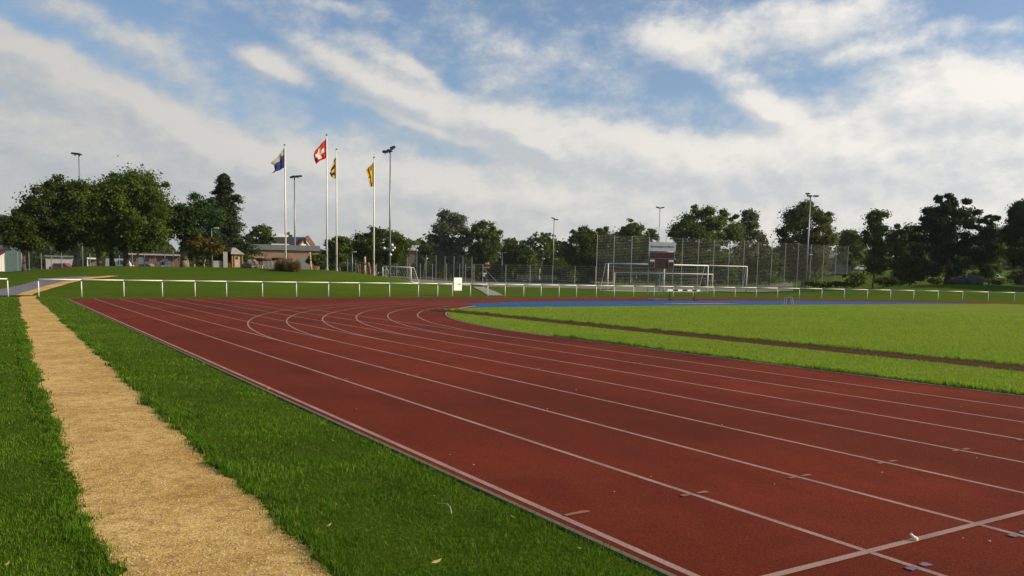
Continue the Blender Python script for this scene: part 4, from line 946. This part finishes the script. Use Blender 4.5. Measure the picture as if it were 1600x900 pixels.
def prism(name, mat, parent, px0, px1, pye, pyr, pxr0, pxr1, z, dep, over=0):
    """hipped or gabled roof: eaves line px0..px1 at pye, ridge pxr0..pxr1 at pyr"""
    o, D, A_, z0 = FR[0]; a, b = fpt(px0, pye, z), fpt(px1, pye, z); a.z = b.z = (a.z+b.z)/2; m = MB(); c = b+D*dep; d = a+D*dep
    hr = fpt((pxr0+pxr1)/2, pyr, z+dep/2).z; r0 = fpt(pxr0, pyr, z+dep/2); r1 = fpt(pxr1, pyr, z+dep/2); r0.z = r1.z = hr
    m.quad(a, b, r1, r0); m.quad(b, c, r1); m.quad(c, d, r0, r1); m.quad(d, a, r0); m.quad(d, c, b, a); return m.build(name, mat, parent)
frame(440, 118)
z = 118; r = thing('clubhouse', base(440, 418, z), 'long low timber-clad clubhouse with a grey flat roof behind the mound', 'building')
bpart('wall', CLAD, r, 386, 500, 389, 422, z, 9); bpart('roof', ROOFG, r, 381, 501, 382.5, 390.8, z-.3, 10.5); bpart('base_wall', simple('plinth', (.20, .17, .14), .85, .1, 2), r, 385.6, 470, 404.5, 422, z-.12, .3)
bpart('door', simple('metal_door', (.20, .21, .22), .6, .1, 2), r, 466, 482, 403.5, 422, z-.1, .12)
for x in (487, 497): bpart('window', GLASS, r, x, x+6, 392, 395.5, z-.05, .1)
bpart('window', GLASS, r, 404, 411, 406, 412, z-.2, .1)
frame(452, 150)
z = 150; r = thing('gabled_house', base(452, 410, z), 'house with a black gabled roof and a sunlit cream gable above the clubhouse', 'house')
bpart('wall', CREAM, r, 428, 484, 385, 412, z+2, 10)
g = at(450, 385, z); zt = at(478, 370, z).z; m = MB()
rx = lambda px, py, f=0: fpt(px, py, z+f)
m.quad(rx(418, 386), rx(465, 385.5), rx(479.3, 370.3, 5), rx(429, 370.3, 5)); m.quad(rx(418, 386, .2), rx(429, 370.6, 5.2), rx(424, 386, 10)); m.quad(rx(479.3, 370.3, 5), rx(491, 385.5, 9), rx(490, 386, 10), rx(429, 370.3, 5.1))
m.build('roof', ROOFD, r)
m = MB(); m.quad(rx(466.5, 385, .3), rx(489, 385, 6), rx(478.6, 371.5, 4.6)); m.build('gable', CREAM, r)
m = MB(); m.bar(rx(465, 385.5, -.1), rx(479.3, 370.3, 3), .22, .35); m.bar(rx(479.3, 370.3, 3), rx(490, 385, 4), .22, .9); m.build('verge_board', simple('verge_brown', (.13, .06, .04), .8, .1, 2), r)
m = MB(); m.box(rx(476.3, 377, -.2), .5, .1, 1.0); m.build('window', GLASS, r)
bpart('white_gutter', SIGNW, r, 424, 452, 381, 383, z-4.5, 1)
frame(440, 165)
r = thing('roof_box', base(440, 405, 165), 'bright white flat box building behind the black gabled roof', 'building'); bpart('wall', SIGNW, r, 429, 444, 364.8, 400, 165, 6); bpart('low_wing', SIGNW, r, 443.5, 451, 367, 400, 165.2, 6)
frame(370, 90)
z = 90; r = thing('wooden_hut', base(370, 417, z), 'small orange wooden hut with a pale hipped roof on the mound', 'hut')
bpart('wall', WOODO, r, 362, 379.5, 396, 420, z, 2.6); prism('roof', ROOFL, r, 360.5, 382.5, 397.3, 387, 362.5, 368, z-.3, 3.2)
bpart('door', CREAM, r, 367.5, 375, 399.5, 417.5, z-.06, .1); bpart('window', GLASS, r, 368.3, 372, 401.5, 405, z-.1, .05)
for x in (362.5, 366.2, 378.2): bpart('corner_post', simple('post_orange', (.52, .25, .10), .7, .2, 6), r, x, x+1.6, 397, 418, z-.12, .15)
frame(352, 94)
r = thing('red_roof_shed', base(352, 417, 94), 'dark shed with a rounded red roof left of the orange hut', 'shed'); bpart('wall', WOODD, r, 346, 361.5, 393, 420, 94, 2.5); prism('roof', REDT, r, 344.5, 363.5, 393.5, 383.5, 350, 358, 93.7, 3.1)
frame(345, 84)
bpart('concrete_column', CONC, None, 349, 355.8, 393.3, 419, 84, .5); tag(bpy.data.objects['concrete_column'], 'pale concrete column at the end of the low wall', 'column')
bpart('low_wall', CONC, None, 333.5, 349, 407.5, 419, 84.2, .3); tag(bpy.data.objects['low_wall'], 'low grey concrete wall right of the slim path lamp', 'wall')
frame(15, 125)
r = thing('teal_house', base(15, 420, 125), 'teal rendered house with a brown roof and dormer at the far left edge', 'house')
bpart('wall', TEAL, r, -60, 34, 376, 424, 125, 9); bpart('side_wall', PALE, r, 34.2, 40, 378, 424, 125.5, 3)
m = MB(); e = lambda px, py, f=0: fpt(px, py, 125+f)
m.quad(e(-66, 377.5, -.8), e(42, 377.5, -.8), e(36, 357, 4.6), e(-66, 357, 4.6)); m.quad(e(-66, 357.1, 4.6), e(36, 357.1, 4.6), e(42, 377.5, 10), e(-66, 377.5, 10)); m.quad(e(42, 377.6, -.8), e(42, 377.6, 10), e(36, 357.1, 4.6)); m.build('roof', ROOFB, r)
m = MB(); bx(m, 8, 22, 363, 371, 125, 2.5, .6); dm = m.build('dormer', PALE, r); m = MB(); bx(m, 6.5, 23.5, 360.8, 362.9, 125, 2.8, .4); m.build('dormer_roof', ROOFL, dm)
bpart('window', GLASS, r, 8.5, 15.5, 380, 391, 124.9, .1)
frame(0, 112)
z = 112; r = thing('white_gable_house', base(4, 420, z), 'small white gabled building with a red-brown roof in front of the teal house', 'house')
m = MB(); q = lambda px, py, f=0: fpt(px, py, z+f)
m.quad(q(-30, 424), q(7.5, 424), q(7.5, 395.5), q(1, 399), q(-30, 412)); m.build('wall', SIGNW, r)
m = MB(); m.bar(q(-26, 411, -.2), q(9, 393, -.2), .5, .16); m.quad(q(-30, 410.5, -.3), q(9, 391.8, -.3), q(9, 386, 5), q(-40, 386, 5)); m.build('roof', REDT, r)
frame(94, 150)
r = thing('long_shed', base(92, 419, 150), 'long grey shed seen under the left park trees', 'shed'); bpart('wall', PALE, r, 72, 116, 401.5, 424, 150, 6); bpart('roof', ROOFG, r, 70, 118, 399.5, 401.4, 149.5, 7)
frame(145, 135)
r = thing('carport', base(145, 419, 135), 'small open carport with a white roof edge seen between the tree trunks', 'carport'); bpart('roof', SIGNW, r, 136, 154, 402.5, 405, 135, 5)
for x in (136.5, 152): bpart('post', WHITE, r, x, x+1.5, 405.1, 422, 135.2, .15)
bpart('back_wall', simple('dull_brown_wall', (.16, .14, .12), .9, .2, 2), r, 138.2, 151.8, 405.2, 422, 139.5, .2)  # back wall in a plain dull brown
frame(240, 160)
r = thing('brick_building', base(235, 420, 160), 'low brick building with a grey roof band behind the white square sign', 'building'); bpart('wall', BRICK, r, 198, 282, 399, 424, 160, 8); bpart('roof', ROOFL, r, 196, 284, 396.5, 398.9, 159.3, 9.5)
for x in (206, 226, 246, 264): bpart('window', GLASS, r, x, x+7, 403, 408, 159.9, .1)
frame(258, 100)
r = thing('white_container', base(258, 421, 100), 'white container with an open dark hatch behind the wire fence', 'container'); bpart('body', SIGNW, r, 251, 266, 407.5, 420.5, 100, 1.2); bpart('hatch', DARKM, r, 252.5, 256, 409, 414, 99.9, .08); bpart('side', PALE, r, 250, 251, 408, 420.5, 100.1, 1.1)
frame(220, 98)
b = base(220.5, 422, 98); r = thing('square_sign', b, 'blank white square sign on a thin post under the left trees', 'sign'); m = MB(); m.cyl(b, pt(220.5, 404, 98), .04, .04, 6); m.build('post', GALV, r); bpart('panel', SIGNW, r, 216.7, 224.3, 402, 412.6, 97.8, .06)
# house beyond right, small roof centre
frame(1307, 200)
HGREY = simple('dull_render', (.17, .18, .20), .85, .15, 1)
z = 200; r = thing('balcony_house', base(1307, 436, z), 'greyish house with pale balconies glimpsed through the right end of the ball fence', 'house')
bpart('wall', HGREY, r, 1288, 1330, 403, 428, z, 9); prism('roof', ROOFG, r, 1285, 1333, 403.3, 394, 1296, 1322, z-.6, 10.2)
bpart('balcony', CREAM, r, 1307, 1317, 408.3, 410, z-1.2, 1.2); bpart('balcony', CREAM, r, 1286.5, 1291, 411, 412.6, z-1.2, 1.2); bpart('door', GLASS, r, 1297, 1303, 413, 424, z-.05, .1); bpart('window', GLASS, r, 1319, 1325, 413, 418, z-.05, .1)
frame(648, 260)
z = 260; r = thing('grey_roof_house', base(648, 430, z), 'house with a grey roof peeping between the dark trees left of the willow', 'house'); bpart('wall', simple('brown_wall', (.16, .12, .09), .9, .1, 2), r, 636, 660, 391, 440, z, 8); prism('roof', PALE, r, 634, 662, 391.3, 383, 640, 656, z-.6, 9.2)
frame(1141, 230)
z = 230; r = thing('pink_house', base(1141, 436, z), 'pinkish house mostly hidden behind the ball fence and trees', 'house'); bpart('wall', simple('pink_wall', (.36, .22, .2), .85, .1, 2), r, 1130, 1152, 402, 436, z, 8); prism('roof', ROOFL, r, 1127, 1155, 402.3, 394, 1136, 1146, z-.6, 9.2)
# ------------------------------------------------------------------ vehicles (side on, far off)
def vehicle(name, label, px, by, z, L, H, mat, van=False, flip=1, heading=None):
    b = base(px, by, z); r = thing(name, b, label, 'van' if van else 'car'); ax = RH*flip
    prof = [(-.5, .18), (-.5, .55), (-.44, .62), (-.34, .97), (.1, 1.0), (.24, .66), (.46, .58), (.5, .4), (.5, .18)] if not van else [(-.5, .16), (-.5, .95), (-.47, 1), (.24, 1.0), (.36, .62), (.48, .52), (.5, .3), (.5, .16)]
    W_ = 1.7; m = MB(); n = len(prof)
    for s in (-1, 1):
        m.v += [tuple(b+ax*(u*L)+Vector((0, 0, v*H))+FH*(s*W_/2*(1 if v < .7 else .84))) for u, v in prof]
    m.f.append(tuple(range(n))); m.f.append(tuple(range(2*n-1, n-1, -1)))
    for i in range(n): j = (i+1) % n; m.f.append((i, i+n, j+n, j))
    m.build('body', mat, r)
    ww = [(-.30, .66), (-.27, .92), (.07, .94), (.19, .66)] if not van else [(.02, .6), (.02, .9), (.21, .9), (.31, .6)]
    m = MB()
    m.quad(*[b+ax*(u*L)+Vector((0, 0, v*H))-FH*(W_/2*(.93 if v > .7 else 1.01)+.01) for u, v in ww]); m.build('side_window', GLASS, r)
    for u in (-.31, .31):
        q = b+ax*(u*L)+Vector((0, 0, .31)); m = MB(); m.cyl(q-FH*.88, q+FH*.88, .31, .31, 12); w = m.build('wheel', RUBBER, r); m = MB(); m.cyl(q-FH*.895, q-FH*.885, .17, .17, 10); m.build('rim', GALV, w)
vehicle('white_van', 'white van parked under the left trees between two trunks', 188, 421, 118, 3.4, 2.0, CARW, True)
vehicle('parked_car', 'grey car parked behind the white square sign', 232, 421, 140, 4, 1.5, simple('car_grey', (.2, .21, .22), .3, .05, 2))
vehicle('parked_car', 'white car parked on the far road at the right edge under the trees', 1553, 437, 168, 3.2, 1.35, CARW, flip=1)
vehicle('parked_car', 'small bright white car far off on the meadow road behind the slim lone tree', 1345, 438, 235, 3.8, 1.5, CARW)
vehicle('parked_car', 'red car parked behind the left park fence beside the long shed', 101, 419, 132, 4, 1.4, simple('car_red', (.2, .05, .05), .3, .05, 2))
# ------------------------------------------------------------------ playground logs, bushes, rocks on the mound
G4 = 'upright playground logs'
for px, bx_, top, w, lab in ((558.5, 560.5, 414, .09, 'leftmost leaning log beside the short lamp post'), (562, 563.5, 412.5, .08, 'second thin log from the left'), (570, 570, 401, .11, 'tallest pale log, standing upright'), (575, 575, 419, .07, 'short stub log beside the tallest one'),
                         (575.5, 579, 410, .10, 'reddish log leaning strongly left of the rightmost flagpole'), (585.5, 586, 414, .08, 'log just right of the rightmost flagpole'), (484, 486, 394, .10, 'lone tall leaning pole in front of the clubhouse door')):
    z = 79 if px > 500 else 88; b = base(bx_, 426, z); t = at(px, top, z); m = MB(); mid = b.lerp(t, .5)+RH*.02
    m.tube([b-Vector((0, 0, .1)), mid, t], [w*1.1, w, w*.92], 9); tag(m.build('playground_log', WOODL if px in (570, 484) else simple('log_red', (.26, .13, .08), .85, .3, 8), None, True), lab, 'log', G4)
z = 86; b = base(430, 412, z); r = thing('log_beam_frame', b, 'dark horizontal log on short posts behind the leftmost flagpole', 'play equipment')
m = MB(); m.tube([at(398, 405.5, z), at(425, 405, z), at(456, 404, z)], [.16, .15, .12], 8); m.build('beam', WOODD, r, True)
for x, tpy in ((409, 401), (406, 403), (434, 405), (448, 401), (455, 402)):
    q = base(x, 415, z)+FH*.1; m = MB(); m.cyl(q, at(x+.8, tpy, z)+FH*.1, .09, .08, 7); m.build('post', WOODD if x > 440 else WOODL, r)
for x in (415, 421):
    q = base(x, 415, z+2); m = MB(); c_ = q+Vector((0, 0, .55))
    for i in range(14):
        a0, a1 = 2*math.pi*i/14, 2*math.pi*(i+1)/14; f = lambda a: c_+RH*(.30*math.cos(a))+Vector((0, 0, .34*math.sin(a))); m.cyl(f(a0), f(a1), .05, .05, 6)
    m.cyl(q, q+Vector((0, 0, .25)), .05, .05, 6); tag(m.build('play_ring', simple('ring_grey', (.3, .3, .28), .7, .1, 4)), 'grey upright ring between the log posts, the '+('left' if x < 418 else 'right')+' one of two', 'play equipment', 'grey rings by the log beam')
def rockobj(px, by, z, w, h, label, seed, mat=ROCK, name='boulder', cat='boulder', grp=None, dep=None):
    b = base(px, by, z); m = MB(); dep = dep or w*.8; R_ = random.Random(seed); n, k = 14, 9
    ph = [(R_.uniform(0, 6), R_.uniform(0, 6)) for _ in range(4)]
    for j in range(k+1):
        for i in range(n):
            t = 2*math.pi*i/n; e = math.pi*j/k; q = 1+.12*math.sin(3*t+ph[0][0]+2*e)+.1*math.sin(5*t+ph[1][0]-3*e)+.06*math.sin(7*e+ph[2][0]+t)+R_.uniform(-.05, .05)
            m.v.append(tuple(b+RH*(w/2*q*math.sin(e)*math.cos(t))+FH*(dep/2*q*math.sin(e)*math.sin(t))+Vector((0, 0, h*.42+h*.58*q*math.cos(e)))))
    for j in range(k):
        for i in range(n): a = j*n+i; c_ = j*n+(i+1) % n; m.f.append((a, a+n, c_+n, c_))
    return tag(m.build(name, mat, None, False), label, cat, grp)
rockobj(394, 420, 74, 1.25, .72, 'brown boulder on the mound right of the orange hut', 4)
rockobj(385, 418.5, 75, .8, .5, 'smaller dark rock touching the left side of the brown boulder', 6)
rockobj(1500, 446, 106, 2.8, .8, 'low grey boulder pile under the thick pine trunk', 8, simple('rock_grey', (.065, .063, .056), .9, .3, 2, 0, .6))
rockobj(1522, 446, 105, 2.3, 1.15, 'tall rounded grey boulder right of the pine trunk', 9, bpy.data.materials['rock_grey'])
# dry bush in front of flagpole: many twigs
def twig_bush(px, by, z, w, h, label, seed):
    R_ = np.random.default_rng(seed); b = base(px, by, z); r = thing('dry_bush', b, label, 'bush'); n = 5200
    cen = np.array([[R_.uniform(-.5, .5)*w*.75, R_.uniform(-.5, .5)*w*.5, R_.uniform(.15, .65)*h] for _ in range(22)]); idx = R_.integers(0, 22, n)
    dv = R_.normal(size=(n, 3)); dv /= np.linalg.norm(dv, axis=1)[:, None]; P = cen[idx]+dv*(R_.random(n)**.4*.34*h)[:, None]; P[:, 2] = np.maximum(P[:, 2], .02)
    d = dv+np.array([0, 0, .5])+R_.normal(0, .5, (n, 3)); d /= np.linalg.norm(d, axis=1)[:, None]; s = np.cross(d, R_.normal(size=(n, 3))); s /= np.linalg.norm(s, axis=1)[:, None]
    L = R_.uniform(.10, .26, n)[:, None]; V = np.stack([P-s*.016, P+s*.016, P+d*L+s*.006, P+d*L-s*.006], 1).reshape(-1, 3)
    V = V@np.array([[RH.x, RH.y, 0], [FH.x, FH.y, 0], [0, 0, 1]])
    np_mesh('twigs', V, 4, foliage('dry_twig', (.16, .12, .065), .15, .6), r, tone=R_.random(n))
    m = MB()
    for i in range(9): m.tube([b+RH*R_.uniform(-.3, .3)*w*.5, b+RH*cen[i][0]*.7+FH*cen[i][1]*.7+Vector((0, 0, cen[i][2]*.6)), b+RH*cen[i][0]+FH*cen[i][1]+Vector((0, 0, cen[i][2]))], [.03, .02, .01], 5)
    m.build('stems', BARK, r)
twig_bush(441, 420.5, 71.5, 1.15, .95, 'dark dry bush, left half of the clump at the foot of the leftmost flagpole', 5)
twig_bush(457, 422.5, 71, 1.25, .85, 'brown dry bush, right half of the clump at the foot of the leftmost flagpole', 6)

# ------------------------------------------------------------------ small things on the ground
def leafobj(p, s, ang, mat, label, grp, z=.03):
    m = MB(); c = Vector((p[0], p[1], z)); a = Vector((math.cos(ang), math.sin(ang), .1)); b = Vector((-math.sin(ang), math.cos(ang), .25))
    pts = [c-a*s, c-a*.3*s+b*.42*s, c+a*.4*s+b*.36*s, c+a*s+Vector((0, 0, .01)), c+a*.4*s-b*.3*s, c-a*.3*s-b*.4*s]
    m.quad(*[q for q in (pts[0], pts[1], pts[2], pts[3])]); m.quad(pts[0], pts[3]-Vector((0, 0, .0)), pts[4], pts[5]); m.v = [tuple(Vector(v)) for v in m.v]
    o = m.build('fallen_leaf', mat); tag(o, label, 'leaf', grp); return o
LB = simple('dry_leaf', (.26, .16, .06), .8, .3, 40); LBY = simple('yellow_leaf', (.45, .34, .10), .8, .2, 40)
for i, (px, py) in enumerate(((682, 889), (526, 797), (439, 689), (477, 740), (514, 831), (802, 818), (678, 784), (10, 845), (12, 893), (150, 556), (162, 550), (503, 667), (520, 695), (905, 868), (110, 470), (420, 612), (60, 500))):
    q = flat(px, py); sc_ = .022 if i else .034
    if pl(q.y)-.02 < q.x < pr(q.y)+.02: continue
    leafobj((q.x, q.y), sc_, i*1.7, LBY if i % 3 == 0 else LB, 'small dry fallen leaf lying on the green lawn', 'fallen leaves on the lawn', .045)
q = flat(700, 803); m = MB(); pts = [Vector((q.x-.03, q.y-.11, .035)), Vector((q.x-.005, q.y-.04, .06)), Vector((q.x+.012, q.y+.04, .06)), Vector((q.x-.01, q.y+.13, .045))]
m.tube(pts, [.005, .004, .004, .002], 6); tag(m.build('dry_stalk', simple('straw', (.45, .38, .22), .7, .1, 20)), 'thin curved straw-coloured stalk lying on the lawn', 'twig')
q = flat(1427, 846); m = MB(); a = Vector((q.x, q.y, 0))
m.ball(a+RH*.012+Vector((0, 0, .016)), .02, .016, .017, 10, 7, .08, 3); m.tube([a+RH*.008+Vector((0, 0, .024)), a-RH*.012+Vector((0, 0, .040)), a-RH*.022+Vector((0, 0, .050))], [.011, .009, .010], 8)
tag(m.build('white_pebble', simple('cork_white', (.75, .65, .48), .7, .15, 30), None, True), 'small cream-coloured lump lying by the white start line', 'pebble')
Rq = random.Random(31)
PBL = simple('crumb', (.5, .42, .34), .8, .2, 30)
for i, (px, py) in enumerate(((1017, 746), (1526, 717), (1502, 636), (855, 640), (1210, 758), (1504, 843), (960, 770), (1128, 665), (703, 712), (740, 728), (1378, 740), (557, 640), (900, 610), (252, 483), (287, 504), (1546, 848))):
    q = flat(px, py); m = MB(); s = Rq.uniform(.004, .008); m.ball((q.x, q.y, .008+s*.5), s*1.4, s, s*.7, 7, 5, .15, i); tag(m.build('grit_crumb', PBL), 'tiny pale crumb of grit lying on the red track', 'grit', 'crumbs of grit on the track')

# ------------------------------------------------------------------ air
m = bpy.data.materials.new('haze_air'); m.use_nodes = True; nt = m.node_tree; nt.nodes.clear()
v = nt.nodes.new('ShaderNodeVolumePrincipled'); v.inputs['Color'].default_value = (.86, .90, .95, 1); v.inputs['Density'].default_value = .00010; v.inputs['Anisotropy'].default_value = .2
mo = nt.nodes.new('ShaderNodeOutputMaterial'); nt.links.new(v.outputs[0], mo.inputs['Volume'])
mb = MB(); mb.box(FH*1100+Vector((0, 0, 84)), 6500, 3600, 176); tag(mb.build('haze', m), 'thin pale haze lying over the sports ground and far hill', 'haze', None, 'stuff')
